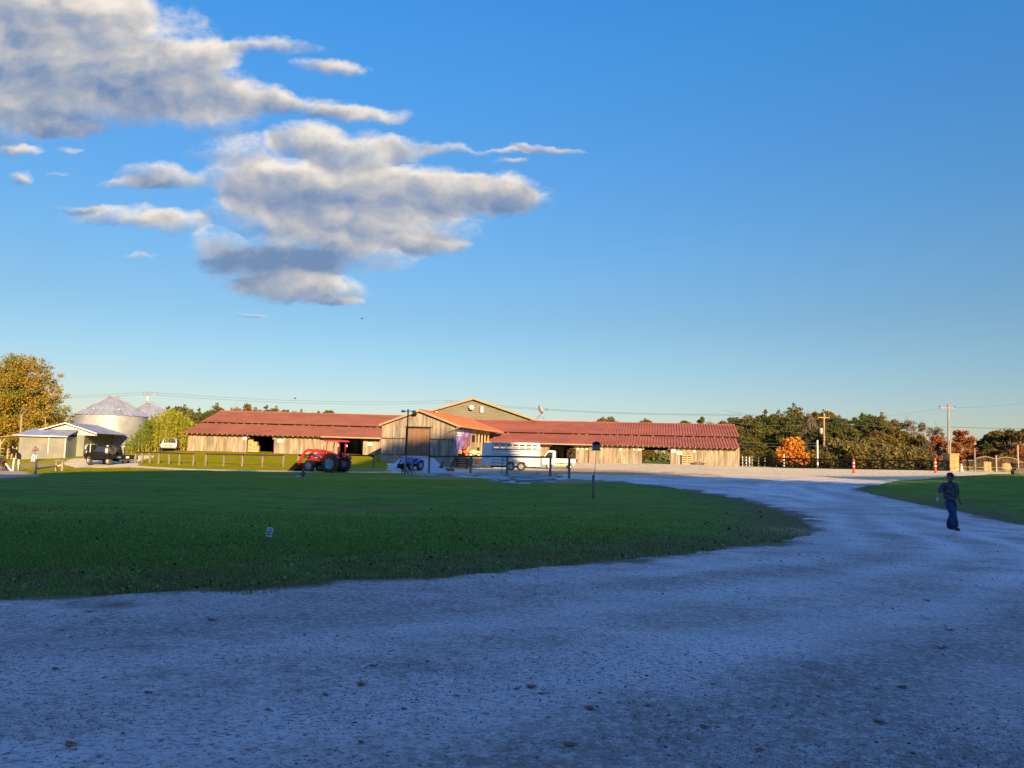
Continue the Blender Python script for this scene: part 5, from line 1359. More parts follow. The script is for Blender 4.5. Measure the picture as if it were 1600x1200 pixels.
mb = MB(); [mb.beam((-1.2,0,z),(.8,0,z),.04,.1) for z in (.4,.8,1.2)]; mb.build('rails','wood_grey',t); mb = MB(); [mb.box(x-.05,x+.05,-.05,.05,0,1.4) for x in (-1.2,-.2,.8)]; mb.build('uprights','wood_new',t)
for px, py, ph, d in ((34,648,735,97),(71,651,700,99),(108,656,700,112)):
    p = base(px-4 if px == 34 else px, 715, d); top = P(px, py, d)
    t = thing('timber_pole', {34:'pale leaning pole rising behind the shelter roof',71:'thin grey pole behind the shed gable',108:'short pole between the shed and the grain bin'}[px], 'pole', p, 0)
    MB().tube([(0,0,-.3),(top-p)], (.10 if px == 34 else .06), 8).build('shaft','pole_grey',t)

# birdhouse
p = base(926.5,778,34); t = thing('birdhouse', 'grey birdhouse on a thin rod fixed to a wooden post on the lawn', 'birdhouse', p, 0)
k = 34/F
MB().cbox((0,0,36*k/2-.05),(.05,.05,36*k/2+.05),.012).build('post','wood_post',t)
top = P(931.5,703,34)-p; MB().tube([(.04,0,.6),(.05,0,36*k),top],.012,6).build('rod','steel',t)
bx = thing('box', '', 'x'); 
for kk in ('label','category'): 
    if kk in bx: del bx[kk]
bx.name = 'bird_box'; bx.parent = t; bx.location = top; bx.rotation_euler = (0,0,R(20))
MB().box(-.13,.13,-.12,.12,0,.27).build('walls','stone_grey',bx); MB().prism([(-.17,.25),(.17,.25),(.0,.37)],-.17,.15,'y').box(-.16,.16,-.18,.14,-.03,.0).build('roof','blue' if False else 'blackm',bx)
MB().box(-.08,.09,-.125,-.119,.04,.11).box(-.08,.09,-.125,-.119,.15,.22).build('feeder_window','galv_roof',bx)

# small lawn sign
p = base(415,856,14); t = thing('lawn_sign', 'small white sign with dark print on a short tilted stake in the lawn', 'sign', p, 0)
MB().hull([(-.024,-.008,-.05),(.016,-.008,-.05),(.0,-.008,.36),(.036,-.008,.36),(-.024,.008,-.05),(.016,.008,-.05),(.0,.008,.36),(.036,.008,.36)]).build('stake','wood_grey',t)
pn = MB().cbox((0,-.014,0),(.056,.005,.083),.004).build('panel','paper',t); pn.location = (.058,0,.275); pn.rotation_euler = (0,R(7),R(0))
M_ = MT['paper']
mb = MB().box(-.036,-.026,-.0215,-.0195,.045,.065).box(-.014,-.002,-.0215,-.0195,.04,.066).box(-.003,.003,-.0215,-.0195,.05,.066)
for row, z in enumerate((.008,-.038)):
    x = -.042
    for w_ in (.009,.012,.008,.012,.010,.011): mb.box(x,x+w_,-.0215,-.0195,z-.014+rnd.uniform(0,.005),z+.014-rnd.uniform(0,.004)); x += w_+.003
    if row: pass
mb.build('print','ink',pn); MB().box(.014,.036,-.0205,-.019,.04,.066).build('emblem','steel',pn)

# right hand side: black rail fences, bollards, gate pillar
fp = line_pts((1208,730.5,98),(1482,737,95.5),12)
f1 = rail_fence('lattice_fence', 'long black rail fence with crossed braces along the far side of the lot', fp, 1.28, [.12,1.2], 'fenceblack','fenceblack', pr=.09, xb=(.2,1.1))
for i, (px0, px1) in enumerate(((1176,1206),)):
    fp = [base(1175,729.5,88),base(1185,729.6,100),base(1195,729.8,100),base(1208,730,100)]
    rail_fence('board_fence', 'dark board fence with one taller grey post beside the barn corner', fp, 1.2, [.3,.65,1.0], 'wood_post','fenceblack', pr=.07)
fp = [base(1160,728.5,104), base(1166,728.4,103), base(1171,728.3,102)]
rail_fence('white_fence', 'short white slatted fence seen past the right end of the barn', fp, 1.3, [.3,.7,1.1], 'white','white', pr=.06)
fp = line_pts((1195,730,112),(1300,731.5,114),7)
rail_fence('board_fence', 'second low dark fence with pale posts behind the lattice fence', fp, .9, [.35,.8], 'wood_grey','fenceblack', pr=.07)
def bollard(label, px, py, d, h_):
    p = base(px,py,d); t = thing('bollard', label, 'bollard', p, 0, 'orange bollards on the gravel lot')
    MB().lathe([(0,0),(.2,0),(.2,.05),(.115,.1),(.105,h_*.9),(.08,h_),(0,h_+.02)],18).build('body','orange_red',t,smooth=True)
    for z in (.45,.68): MB().lathe([(.113,h_*z),(.113,h_*z+.12)],18).build('reflective_band','white',t)
MT['orange_red'] = mat('orange_red_plastic', (.62,.05,.015), .5, c2=(.52,.045,.02), scale=6)
bollard('orange bollard with white bands standing left in front of the lattice fence', 1334,740,74,1.38)
bollard('orange bollard with white bands standing near the stone gate pillar', 1461.5,740.5,78,1.52)

pg = base(1486,735.5,96); t = thing('gate_pillar', 'square golden stone gate pillar with pale cap at the end of the black fence', 'pillar', pg, R(10))
mb = MB(); rr = random.Random(4); z = 0; w2 = .62
while z < 1.95:
    hh = rr.uniform(.14,.24)
    for side in range(4):
        x = -w2
        while x < w2-.01:
            ww = min(rr.uniform(.2,.42), w2-x)
            if w2-(x+ww) < .1: ww = w2-x
            d_ = rr.uniform(0,.025)
            if side == 0: mb.box(x+.006,x+ww-.006,-w2-d_,-w2+.1,z+.006,z+hh-.006)
            elif side == 1: mb.box(x+.006,x+ww-.006,w2-.1,w2+d_,z+.006,z+hh-.006)
            elif side == 2: mb.box(-w2-d_,-w2+.1,x+.006,x+ww-.006,z+.006,z+hh-.006)
            else: mb.box(w2-.1,w2+d_,x+.006,x+ww-.006,z+.006,z+hh-.006)
            x += ww
    z += hh
mb.box(-w2+.04,w2-.04,-w2+.04,w2-.04,-.2,z-.02); mb.build('stonework','stone',t)
MB().cbox((0,0,z+.06),(w2+.09,w2+.09,.07),.03).build('cap','stone',t)
p = base(1502,735.5,92); t = thing('garden_statue', 'small pale cone shaped stone ornament beside the gate pillar', 'ornament', p, 0)
MB().lathe([(0,0),(.3,0),(.3,.12),(.22,.18),(.17,.55),(.1,.75),(.12,.82),(.08,.95),(0,1.0)],14).build('body','concrete',t,smooth=True)
# iron gate
def gate(label, xa, xb, d, h0, h1, name='iron_gate', cat='gate'):
    a_, b_ = base(xa,736,d), base(xb,736,d); t = thing(name, label, cat, a_, 0, 'iron gates and railing'); v = b_-a_
    n = max(4, int(v.length/.16)); mb = MB()
    for i in range(n+1):
        f = i/n; q = v*f; h_ = h0+(h1-h0)*math.sin(math.pi*f) if name == 'iron_gate' else h0
        mb.tube([(q.x,q.y,q.z+.08),(q.x,q.y,q.z+h_)],.013,4,True)
    mb.build('bars','trim',t)
    mb = MB(); m_ = 12
    for z in (.15,.55): mb.beam((0,0,z),(v.x,v.y,v.z+z),.04,.05)
    for i in range(m_):
        f0, f1 = i/m_, (i+1)/m_; z0_ = (h0+(h1-h0)*math.sin(math.pi*f0))-.12; z1_ = (h0+(h1-h0)*math.sin(math.pi*f1))-.12
        mb.beam((v.x*f0,v.y*f0,z0_),(v.x*f1,v.y*f1,z1_),.04,.05)
    mb.build('frame','trim',t)
gate('low section of iron railing between the ornament and the gate post', 1504,1521,97,1.5,1.5,'iron_railing','railing')
gate('left leaf of the arched iron gate before the red trees', 1526,1555.5,97,1.75,2.0)
gate('right leaf of the arched iron gate at the right edge', 1558,1590,96,1.75,2.0)
gate('iron railing at the far right edge beyond the gate', 1592,1640,95,1.45,1.45,'iron_railing','railing')
for px, h_, m_, lb in ((1523.5,2.8,'wood_post','dark tall gate post left of the iron gate'),(1556.8,2.0,'trim','pale slim gate post between the two iron gate leaves'),(1591,3.3,'pole_grey','tall grey post at the right end of the iron gate')):
    p = base(px,736,96); t = thing('gate_post', lb, 'post', p, 0, 'gate posts'); MB().cbox((0,0,h_/2),(.09,.09,h_/2),.02).build('shaft',m_,t); MB().cbox((0,0,h_+.03),(.12,.12,.03),.01).build('cap',m_,t)
p = base(1542,735.5,102); t = thing('stone_sign', 'rectangular sandstone sign block standing behind the iron gate', 'sign', p, R(15)); MB().cbox((0,0,.65),(.6,.2,.65),.05).build('block','stone',t); MB().cbox((0,0,.06),(.7,.3,.08)).build('plinth','stone_grey',t)
p = base(1572.5,735.5,104); t = thing('boulder', 'rounded pale boulder behind the right gate leaf', 'rock', p, 0)
ro = MB().sphere((0,0,.62),.62,14,(1.15,.7,1)).build('rock','stone',t,smooth=True)
for v in ro.data.vertices: v.co *= 1 + .12*mnoise.noise(v.co*2.5)
p = base(1598,741,68); t = thing('log_pile', 'dark heap of logs lying on the lawn at the right edge', 'log', p, R(5))
for k, (x, z) in enumerate(((-.35,.2),(.1,.18),(.5,.2),(.1,.42))): MB().tube([(x-.6,0+.1*k,z),(x+.7,.25,z+.02)],.19,10).build('log','bark',t)
# pole lamp in front of the gabled barn
k = P(634,640,74); pb = base(634,738,66)
t = thing('yard_light', 'thin rust brown pole with twin round lamps before the gabled barn', 'yard light', (pb.x, 66, pb.z), 0)
tp = P(634.8,640.5,66).z - pb.z
MB().tube([(0,0,-.1),(0,0,tp)],.06,8).build('pole','rust',t); MB().tube([(-.35,0,tp-.1),(.5,0,tp-.1)],.035,6).build('cross_arm','white',t)
for x in (-.42,.5): 
    l_ = MB().lathe([(0,.12),(.12,.1),(.2,.0),(.17,-.08),(0,-.1)],14,'z',(x,0,tp-.12)).build('lamp_shade','yellow',t,smooth=True)
MB().cbox((0,-.03,tp-.1),(.09,.08,.16),.03).build('junction_box','white',t)

# utility poles and wires
def upole(label, px, pyb, pyt, d, arm_py, armw, rad, m_, ins=(-.9,0,.9), transformer=False):
    p = base(px,pyb,d) if d < 135 else Vector((P(px,700,d).x, d, .4)); top = P(px,pyt,d); az_ = P(px,arm_py,d).z-p.z; H = top.z-p.z
    t = thing('utility_pole', label, 'utility pole', p, 0, 'utility poles'); MB().tube([(0,0,-.3),(top.x-p.x,0,H)],[rad,rad*.7],10).build('shaft',m_,t)
    MB().box(-armw,armw,-.16,-.04,az_-.07,az_+.07).build('cross_arm',m_,t)
    for i_ in ins: MB().lathe([(0,.0),(.06,.0),(.09,.1),(.05,.22),(0,.25)],8,'z',(i_*armw*1.05,-.1,az_+.07)).build('insulator','steel',t)
    if transformer: MB().lathe([(0,0),(.24,0),(.26,.05),(.26,.75),(.2,.85),(0,.88)],14,'z',(-.42,-.1,H*.62)).build('transformer','galv',t,smooth=True)
    return t, p, az_+p.z
_, pa, za = upole('utility pole with transformer rising behind the farther grain bin', 229.5,700,611.5,150,617,1.4,.17,'pole_grey',transformer=False)
MB().lathe([(0,0),(.2,0),(.2,.8),(0,.85)],12,'z',(-.5,-.1,P(225,626,150).z-pa.z)).build('transformer','white',_)
_, pb2, zb2 = upole('distant utility pole top just above the hall roof', 704.5,700,624.5,190,628.5,1.6,.17,'pole_grey')
_, pc, zc = upole('orange brown utility pole with transformer in front of the trees', 1287.5,731,646,112,652.5,.85,.17,'pole',transformer=True)
_, pd, zd = upole('tall grey utility pole behind the stone gate pillar', 1482,735,631.5,108,637.5,1.1,.17,'pole_grey')
for px, pyt, d, rad, m_, lb in ((1277.5,688,104,.12,'white','white painted pole beside the orange utility pole'),(1225,710,102,.09,'white','short white pole in front of the orange tree'),(1298.5,690,112,.06,'pole_grey','thin grey stake right of the orange utility pole'),(1362,690,110,.06,'pole_grey','thin grey stake in the middle of the bushes'),(1485.5,688,100,.1,'pole_grey','slim pole directly behind the stone pillar')):
    p = base(px,731,d); top = P(px,pyt,d); t = thing('slim_pole', lb, 'pole', p, 0, 'slim poles on the right'); MB().tube([(0,0,-.2),(0,0,top.z-p.z)],rad,8).build('shaft',m_,t)
def wire(label, a_, b_, sag, r=.022, group='overhead wires'):
    pts = []
    for i in range(25):
        f = i/24; q = Vector(a_).lerp(Vector(b_), f); q.z -= sag*4*f*(1-f); pts.append(q)
    mb = MB().tube(pts, r, 4, False); o = mb.build('overhead_wire','wire'); return tag(o, label, 'wire', group)
W = lambda px, py, d: P(px, py, d)
wire('upper power line running left from the pole behind the bins', W(-60,612,150), W(229,612.5,150), .7)
wire('lower power line running left from the pole behind the bins', W(-60,615,150), W(229,616,150), .7)
wire('upper power line crossing the sky above the left barn wing', W(229,612.5,150), W(704,625.5,190), 1.0, .028)
wire('lower power line crossing the sky above the left barn wing', W(229,616,150), W(704,629,190), 1.0, .028)
wire('upper power line crossing the sky above the right barn wing', W(704,625.5,190), W(1160,647,150), 1.0, .028)
wire('lower power line crossing the sky above the right barn wing', W(704,629,190), W(1160,649,150), .8, .028)
wire('cable from the barn corner to the orange utility pole', W(1140,660,97), W(1287,659,112), .5, .03)
wire('cable between the orange utility pole and the grey pole', W(1287,659,112), W(1482,667,108), .35, .03)
wire('thick cable from the grey utility pole to the right edge', W(1482,667,108), W(1680,668.5,108), .15, .05)
wire('thin wire rising right from the grey utility pole', W(1490,637,108), W(1680,617,104), .4, .016)
wire('thin wire falling left from the grey utility pole towards the trees', W(1474,637,108), W(1287,652,112), .5, .016)
wire('lower cable across the trees right of the barn', W(1160,690,105), W(1277,692,104), .2, .022)
wire('lowest cable across the trees right of the barn', W(1160,695,105), W(1277,696,104), .2, .022)
wire('guy wire of the orange utility pole', W(1289,660,112), W(1298,727,110), 0, .02)
wire('wire from the orange pole over the tree tops on its left', W(1287,652,112), W(1130,641,140), .5, .016)

# birds
MT['birdm'] = mat('bird_feathers', (.02,.02,.025), .8)
for px, py, d, lb in ((566,498,120,'tiny dark bird flying high under the cloud'),(461,622.5,110,'tiny dark bird flying low above the left barn roof')):
    q = P(px,py,d); mb = MB().lathe([(0,-.22),(.05,-.1),(.06,.05),(.02,.2),(0,.24)],8,'x').hull([(-.08,0,0),(.08,0,0),(-.02,.4,.1),(.05,.38,.1),(0,.2,.09)]).hull([(-.08,0,0),(.08,0,0),(-.02,-.4,.1),(.05,-.38,.1),(0,-.2,.09)])
    o = mb.build('bird','birdm'); o.location = q; tag(o, lb, 'bird')
# ------------------------------------------------------------------ trees
def leafmat(name, a, b_, c3=None, island=.35, obj=.0, trans=.25, scale=.9):
    return mat(name, a, .75, c2=b_, c3=c3, scale=scale, detail=3, fac=(.35,.65), island=island, spec=.15, trans=trans)
MT['l_pine'] = leafmat('pine_needles', (.05,.07,.016), (.11,.11,.024), scale=.5)
MT['l_pine2'] = leafmat('cedar_foliage', (.075,.085,.018), (.15,.125,.025), scale=.4)
MT['l_olive'] = leafmat('olive_foliage', (.10,.095,.018), (.19,.12,.02), scale=.4)
MT['l_brown'] = leafmat('brown_foliage', (.16,.085,.02), (.24,.12,.025), (.09,.08,.02), scale=.4)
MT['l_orange'] = leafmat('orange_foliage', (.60,.24,.03), (.44,.14,.02), scale=.9)
MT['l_red'] = leafmat('red_foliage', (.34,.085,.03), (.28,.13,.035), scale=.5)
MT['l_oak'] = leafmat('turning_oak_leaves', (.36,.22,.03), (.15,.17,.022), (.28,.20,.025), scale=.35)
MT['l_bush'] = leafmat('yellow_bush_foliage', (.20,.16,.03), (.10,.085,.03), scale=.8)
MT['l_sparse'] = leafmat('sparse_pale_leaves', (.17,.14,.07), (.13,.085,.05), scale=.6)
MT['l_bamboo'] = leafmat('bamboo_leaves', (.34,.29,.018), (.17,.20,.018), (.25,.26,.018), scale=.55)
MT['l_bamboo2'] = leafmat('green_bamboo_leaves', (.14,.19,.02), (.09,.14,.02), scale=.55)
MT['culm'] = mat('bamboo_culm', (.42,.30,.04), .6, c2=(.30,.26,.04), scale=2, island=.3)

def leaves(r, cl, n, size, aspect=.7, up=.0, hollow=.45, jag=0.0):
    """quads spread through the clumps; cl: (cx,cy,cz,rx,ry,rz)"""
    cl = np.array(cl, float); vol = cl[:,3]*cl[:,4]*cl[:,5]; vol = vol**.75
    k = r.choice(len(cl), n, p=vol/vol.sum())
    d = r.normal(size=(n,3)); d /= np.linalg.norm(d, axis=1)[:,None]
    rad = (hollow + (1-hollow)*r.random(n)**.6)*(1 + jag*r.normal(size=n))
    c = cl[k,:3] + d*rad[:,None]*cl[k,3:]
    a = r.normal(size=(n,3)); a[:,2] += up; a /= np.linalg.norm(a, axis=1)[:,None]
    b = np.cross(a, r.normal(size=(n,3))); b /= np.linalg.norm(b, axis=1)[:,None]
    s = size*r.uniform(.55, 1.35, (n,1)); a = a*s; b = b*s*aspect
    V = np.stack([c-a, c-b*.9, c+a, c+b], 1).reshape(-1, 3)
    return V, np.arange(4*n).reshape(-1, 4)

def tree(name, label, H, clumps, n, size, lm, bark='bark', trunk_r=.25, seed=1, aspect=.7, cat='tree', hollow=.45, jag=0.0, limbs=True, bare=0):
    """unit tree standing on the origin"""
    r = np.random.default_rng(seed); t = thing(name, label, cat, (0,0,0))
    V, Fc = leaves(r, clumps, n, size, aspect, hollow=hollow, jag=jag)
    np_mesh('crown', V, Fc, lm, t)
    mb = MB(); top = max(c[2] for c in clumps)
    wob = [(0,0,-.3),(.1*r.normal(),.1*r.normal(),H*.25),(.2*r.normal(),.2*r.normal(),H*.5),(.25*r.normal(),.2*r.normal(),top)]
    mb.tube(wob, [trunk_r*1.15,trunk_r*.85,trunk_r*.55,trunk_r*.15], 8)
    if limbs:
        for c in clumps[:28]:
            f = r.uniform(.35,.75); z0 = max(H*.15, c[2]*f); b0 = Vector((0,0,z0)); e = Vector(c[:3]); m_ = b0.lerp(e,.5)+Vector((0,0,.08*H*r.random()))
            mb.tube([b0,m_,e],[trunk_r*.4,trunk_r*.25,trunk_r*.06],5,False)
    for i in range(bare):
        c = clumps[r.integers(len(clumps))]; b0 = Vector(c[:3]); e = b0 + Vector(r.normal(size=3))*max(c[3:])*.7 + Vector((0,0,c[5]))
        mb.tube([b0, e], [.035,.012], 3, False)
    mb.build('trunk', bark, t)
    return t
def cl_round(r, H, R_, n, z0=.3, rr=(.22,.38), flat=.8):
    out = []
    for i in range(n):
        f = r.random(); z = H*(z0 + (1-z0)*f*.9); env = R_*math.sin(math.pi*min(1,max(.12,(f*.85+.12))))**.6
        w = r.uniform(0, 2*math.pi); q = env*math.sqrt(r.random())*.85; s = R_*r.uniform(*rr)
        out.append((q*math.cos(w), q*math.sin(w), z, s, s, s*flat))
    return out
def cl_pine(r, H, R_, n, z0=.12):
    out = []
    for i in range(n):
        f = r.random()**.9; z = H*(z0+(1-z0)*f*.96); env = R_*(1-f)**.75+.12*R_; w = r.uniform(0, 2*math.pi); q = env*r.uniform(.3,1)
        s = R_*r.uniform(.18,.34)*(1-.45*f); out.append((q*math.cos(w), q*math.sin(w), z, s*1.25, s*1.25, s*.55))
    out.append((0,0,H*.97,.1*R_,.1*R_,.05*H)); return out
r0 = np.random.default_rng(5)
protos = {}
def hide(p): return p
for k, (nm, lm) in enumerate((('pineA','l_pine'),('pineB','l_pine'),('pineC','l_pine2'))):
    protos[nm] = ('pine_tree', tree('pine_tree', 'x', 10, cl_pine(r0, 10, 3.0+.4*k, 46), 8200, .20, lm, seed=70+k, aspect=.45, jag=.12))
for k, (nm, lm) in enumerate((('ceda','l_pine2'),('cedb','l_pine'))):
    protos[nm] = ('evergreen_tree', tree('evergreen_tree', 'x', 10, cl_round(r0, 10, 3.3, 34, .08, (.2,.36), .7), 8200, .205, lm, seed=80+k, aspect=.5, jag=.14))
protos['olive'] = ('broadleaf_tree', tree('broadleaf_tree','x',10,cl_round(r0,10,3.6,30,.18,(.2,.36)),7000,.21,'l_olive',seed=90,jag=.12))
protos['brown'] = ('broadleaf_tree', tree('broadleaf_tree','x',10,cl_round(r0,10,3.3,26,.15,(.18,.34)),5600,.20,'l_brown',seed=91,jag=.14,bare=30))
protos['red'] = ('maple_tree', tree('maple_tree','x',10,cl_round(r0,10,3.4,28,.1,(.2,.34)),6000,.20,'l_red',seed=92,jag=.14,bare=30))
protos['sparse'] = ('bare_tree', tree('bare_tree','x',10,cl_round(r0,10,3.2,24,.3,(.16,.28)),900,.2,'l_sparse','bark_pale',.16,seed=93,jag=.15,bare=170))
protos['bush'] = ('bush', tree('bush','x',3,cl_round(r0,3,2.4,22,.1,(.25,.4)),3000,.17,'l_bush',trunk_r=.08,seed=94,cat='bush',jag=.2,bare=50))
protos['bushg'] = ('bush', tree('bush','x',3,cl_round(r0,3,2.4,22,.1,(.25,.4)),3000,.17,'l_olive',trunk_r=.08,seed=95,cat='bush',jag=.2,bare=20))
used_p = set()
def plant(kind, px, ytop, d, label, group=None, wide=1.0, H0=10., zb=None, cat=None, gx_=None):
    nm, p = protos[kind]
    x = P(px, ytop, d).x; z0 = G(x, d)-.05 if zb is None else zb; top = P(px, ytop, d).z; h = top - z0
    if kind not in used_p: o = p; used_p.add(kind)
    else: o = copy_tree(p)
    s = h/H0; o.location = (x, d, z0); o.scale = (s*wide, s*wide, s); o.rotation_euler = (0,0,rnd.uniform(0, 6.28)); o['label'] = label
    if 'group' in o: del o['group']
    if group: o['group'] = group
    if cat: o['category'] = cat
    return o
gR = 'evergreens of the wood beyond the black fence'
LR = 'dark green evergreen tree in the wood beyond the black lattice fence'
right_tops = [(1140,655),(1152,650),(1163,652),(1172,645),(1184,650),(1196,641),(1206,646),(1216,642),(1226,647),(1249,648),(1258,652),(1300,647),(1312,650),(1322,655),(1336,652),(1347,646),(1358,645),(1367,651),(1334,665),(1290,665),(1270,668),(1235,662),(1180,668),(1210,668),(1160,672)]
for i, (px, yt) in enumerate(right_tops):
    plant(('pineA','cedb','pineC','ceda','pineB')[i % 5], px, yt, 122+(i*7 % 19) if yt < 660 else 114+(i % 3)*2, LR, gR, wide=rnd.uniform(.95, 1.25))
plant('pineC', 1241, 631.5, 124, 'tallest evergreen standing above the wood behind the orange tree', wide=.9)
plant('brown', 1273, 640, 128, 'reddish brown tree top left of the orange utility pole', wide=.8)
plant('olive', 1293, 640, 130, 'olive crown directly behind the orange utility pole', wide=.9)
plant('sparse', 1268, 641, 120, 'grey leafless crown between the tall evergreen and the orange pole', wide=.7)
plant('olive', 1330, 688, 112, 'olive tree low in the wood right of the orange pole', wide=1.5)
plant('pineC', 1378, 645, 120, 'slim pine with a pointed top in the middle of the right tree line', wide=.8)
plant('brown', 1388, 655, 124, 'orange brown tree in the middle of the right tree line', wide=1.0)
plant('ceda', 1399, 652, 128, 'olive green evergreen at the right end of the dense wood', wide=1.0)
plant('olive', 1372, 672, 114, 'wide olive tree in front of the middle evergreens', wide=1.5)
plant('sparse', 1424, 652, 122, 'pale nearly bare tree left of the grey utility pole', wide=.95)
plant('sparse', 1446, 656, 124, 'second pale bare tree nearer the grey utility pole', wide=.85)
plant('olive', 1412, 674, 118, 'yellowing low tree under the pale bare tree', wide=1.3)
plant('brown', 1436, 678, 116, 'rusty brown low tree under the second bare tree', wide=1.2)
plant('olive', 1400, 685, 112, 'dull olive tree at the foot of the right tree line', wide=1.5)
plant('sparse', 1469, 664, 120, 'thin half bare tree just left of the grey utility pole', wide=.9)
plant('red', 1462, 677, 116, 'orange red tree left of the stone pillar', wide=1.2)
plant('red', 1500, 668, 114, 'bright red maple right of the grey utility pole', wide=1.1)
plant('red', 1514, 680, 118, 'smaller red maple right of the bright red one', wide=1.0)
plant('brown', 1530, 686, 124, 'brown tree between the red maples and the gate', wide=1.2)
plant('pineA', 1540, 690, 112, 'low dark evergreen behind the iron gate', wide=1.7)
plant('olive', 1556, 671, 120, 'half green autumn tree behind the left part of the gate', wide=1.2)
plant('brown', 1575, 668, 116, 'russet tree behind the right leaf of the gate', wide=1.25)
plant('brown', 1604, 667, 112, 'orange brown tree at the right edge of the photo', wide=1.3)
plant('red', 1592, 690, 106, 'low orange tree at the far right edge behind the railing', wide=1.4)
plant('olive', 1552, 700, 110, 'low olive tree directly behind the gate', wide=1.8)
plant('sparse', 1450, 690, 108, 'bare grey shrub like tree behind the right end of the lattice fence', wide=1.0)
# single orange tree
protos['orange'] = ('orange_tree', tree('orange_tree','x',3.6,[(0,0,2.0,1.25,1.2,1.0),(-.5,0,1.2,1.3,1.2,.75),(.6,.1,1.1,1.35,1.2,.8),(-.55,0,2.6,.6,.6,.75),(.35,0,2.7,.7,.7,.7),(.1,.2,1.0,1.6,1.3,.6),(-.9,0,.8,.7,.7,.5),(1.0,0,1.6,.7,.7,.6)],5200,.13,'l_orange',trunk_r=.1,seed=97,jag=.12,hollow=.3))
plant('orange', 1238, 682, 104, 'small bright orange maple in front of the dark evergreens', H0=3.5, wide=1.05)
for i, (px, yt, d, k, w) in enumerate([(1272,704,108,'bushg',1.1),(1312,690,108,'bush',1.0),(1330,694,106,'bush',1.2),(1350,692,108,'bush',1.2),(1368,690,107,'bush',1.1),(1388,700,104,'bush',1.1),(1408,698,105,'bush',1.1),(1424,700,104,'bush',1.0),(1345,706,103,'bushg',1.2),(1378,708,102,'bush',1.2),(1440,706,104,'bushg',1.0),(1290,708,106,'bushg',1.1),(1303,700,110,'bush',.9),(1200,712,108,'bushg',1.4),(1170,705,110,'bushg',1.2)]):
    plant(k, px, yt, d, 'yellowish bush growing behind the black lattice fence' if k == 'bush' else 'dull olive bush growing behind the black lattice fence', 'bushes behind the lattice fence', wide=w, H0=3)
for px, yt, k, lb in ((955,648,'ceda','round olive tree top above the right barn roof'),(942,651,'olive','small olive tree top left of the round one above the right roof'),(1010,653.5,'olive','low brownish tree top showing above the middle of the right roof'),(1070,655.5,'cedb','low green tree top above the right part of the roof'),(1097,651.5,'pineB','small pointed pine top above the right part of the roof'),(1112,656,'sparse','pinkish bare tree top near the right end of the roof'),(1130,655,'brown','brown tree top beside the right end of the roof')):
    plant(k, px, yt, 140, lb, wide=1.0)
plant('brown', 880, 694, 132, 'russet tree seen through the doorway behind the small white truck', wide=1.6)
plant('brown', 893, 697, 130, 'lower russet tree seen through the doorway behind the small white truck', wide=1.8)
# left tree line behind the barn
lt_ = [(258,638),(264,635),(276,633),(289,633),(300,636),(312,638),(324,640),(339,630.5),(349,636),(362,638),(374,637),(399,637),(407,637),(417,634),(425,636),(432,635),(443,637),(450,641),(462,641),(471,640),(480,643),(498,643),(511,639),(518,642),(538,644),(248,645),(270,645),(306,646)]
for i, (px, yt) in enumerate(lt_):
    plant(('ceda','pineA','cedb','pineC')[i % 4], px, yt, 150+(i*5 % 13), 'green tree of the wood showing above the left barn roof', 'trees behind the left barn wing', wide=rnd.uniform(.7,.95), zb=.4)
plant('brown', 386, 628, 150, 'reddish brown tree standing above the left barn roof', wide=.75, zb=.4)
plant('sparse', 373, 632, 152, 'bare grey tree top beside the reddish brown one', wide=.6, zb=.4)
plant('sparse', 492, 641, 150, 'thin bare tree top above the left barn roof near the gable', wide=.5, zb=.4)
for px, yt in ((97,656),(104,658),(112,655),(118,660)):
    plant('olive', px, yt, 150, 'brownish distant tree between the big oak and the grain bin', 'distant trees left of the grain bins', wide=1.0, zb=0.)
# far wood closing the horizon
r = np.random.default_rng(99); cl = []
for x in np.arange(-260, 300, 3.2):
    d = 215 + r.uniform(-10, 10); xx = x*1.0
    cl.append((xx, d, r.uniform(1.5, 4), 4, 4, 4)); 
    if -150 < x < 40: cl.append((xx, d, r.uniform(5, 7.5), 3, 3, 3))
V, Fc = leaves(r, cl, 26000, .75, .6, hollow=.3)
o = np_mesh('far_wood', V, Fc, 'l_pine2'); tag(o, 'far off wood closing the view behind everything', 'wood', kind='stuff')

# big oak on the left
r = np.random.default_rng(12); ok = P(16, 700, 112); oz = G(ok.x, 112)
mx = lambda px, py, rp, dd=0: ((px-16)/F*112, dd, P(px, py, 112).z-oz, rp/F*112, rp/F*112, rp/F*112*.8)
sp = [(38,572,17),(20,566,15),(2,578,20),(-22,585,22),(55,590,14),(62,603,13),(30,592,20),(8,600,24),(-18,610,26),(70,580,7),(44,612,18),(74,622,13),(83,635,11),(60,632,17),(85,612,7),(30,625,24),(0,635,28),(-30,640,28),(72,650,14),(50,655,20),(25,660,25),(-5,668,28),(86,647,6),(80,662,9),(62,672,16),(38,684,18),(10,690,24),(-25,690,24),(84,676,7),(50,692,12),(36,560,8),(22,556,7),(3,566,9)]
cls = []
for px, py, rp in sp:
    for dd in (-2.6, 0, 2.2): cls.append(mx(px+r.uniform(-3,3), py+r.uniform(-3,3), rp*(.85 if dd else 1), dd*r.uniform(.7,1.3)))
ot = tree('oak_tree', 'large oak turning orange brown at the left edge behind the shed', 14, cls, 60000, .12, 'l_oak', trunk_r=.42, seed=101, jag=.16, hollow=.25, aspect=.75)
ot.location = (ok.x, 112, oz-.3)
for px, yt, k, lb in ((-20,690,'brown','low russet tree under the big oak by the shelter'),(28,694,'brown','low orange brown tree right under the big oak'),(75,672,'olive','low yellow green tree behind the shed gable')):
    plant(k, px, yt, 118, lb, wide=1.5, zb=-.6)

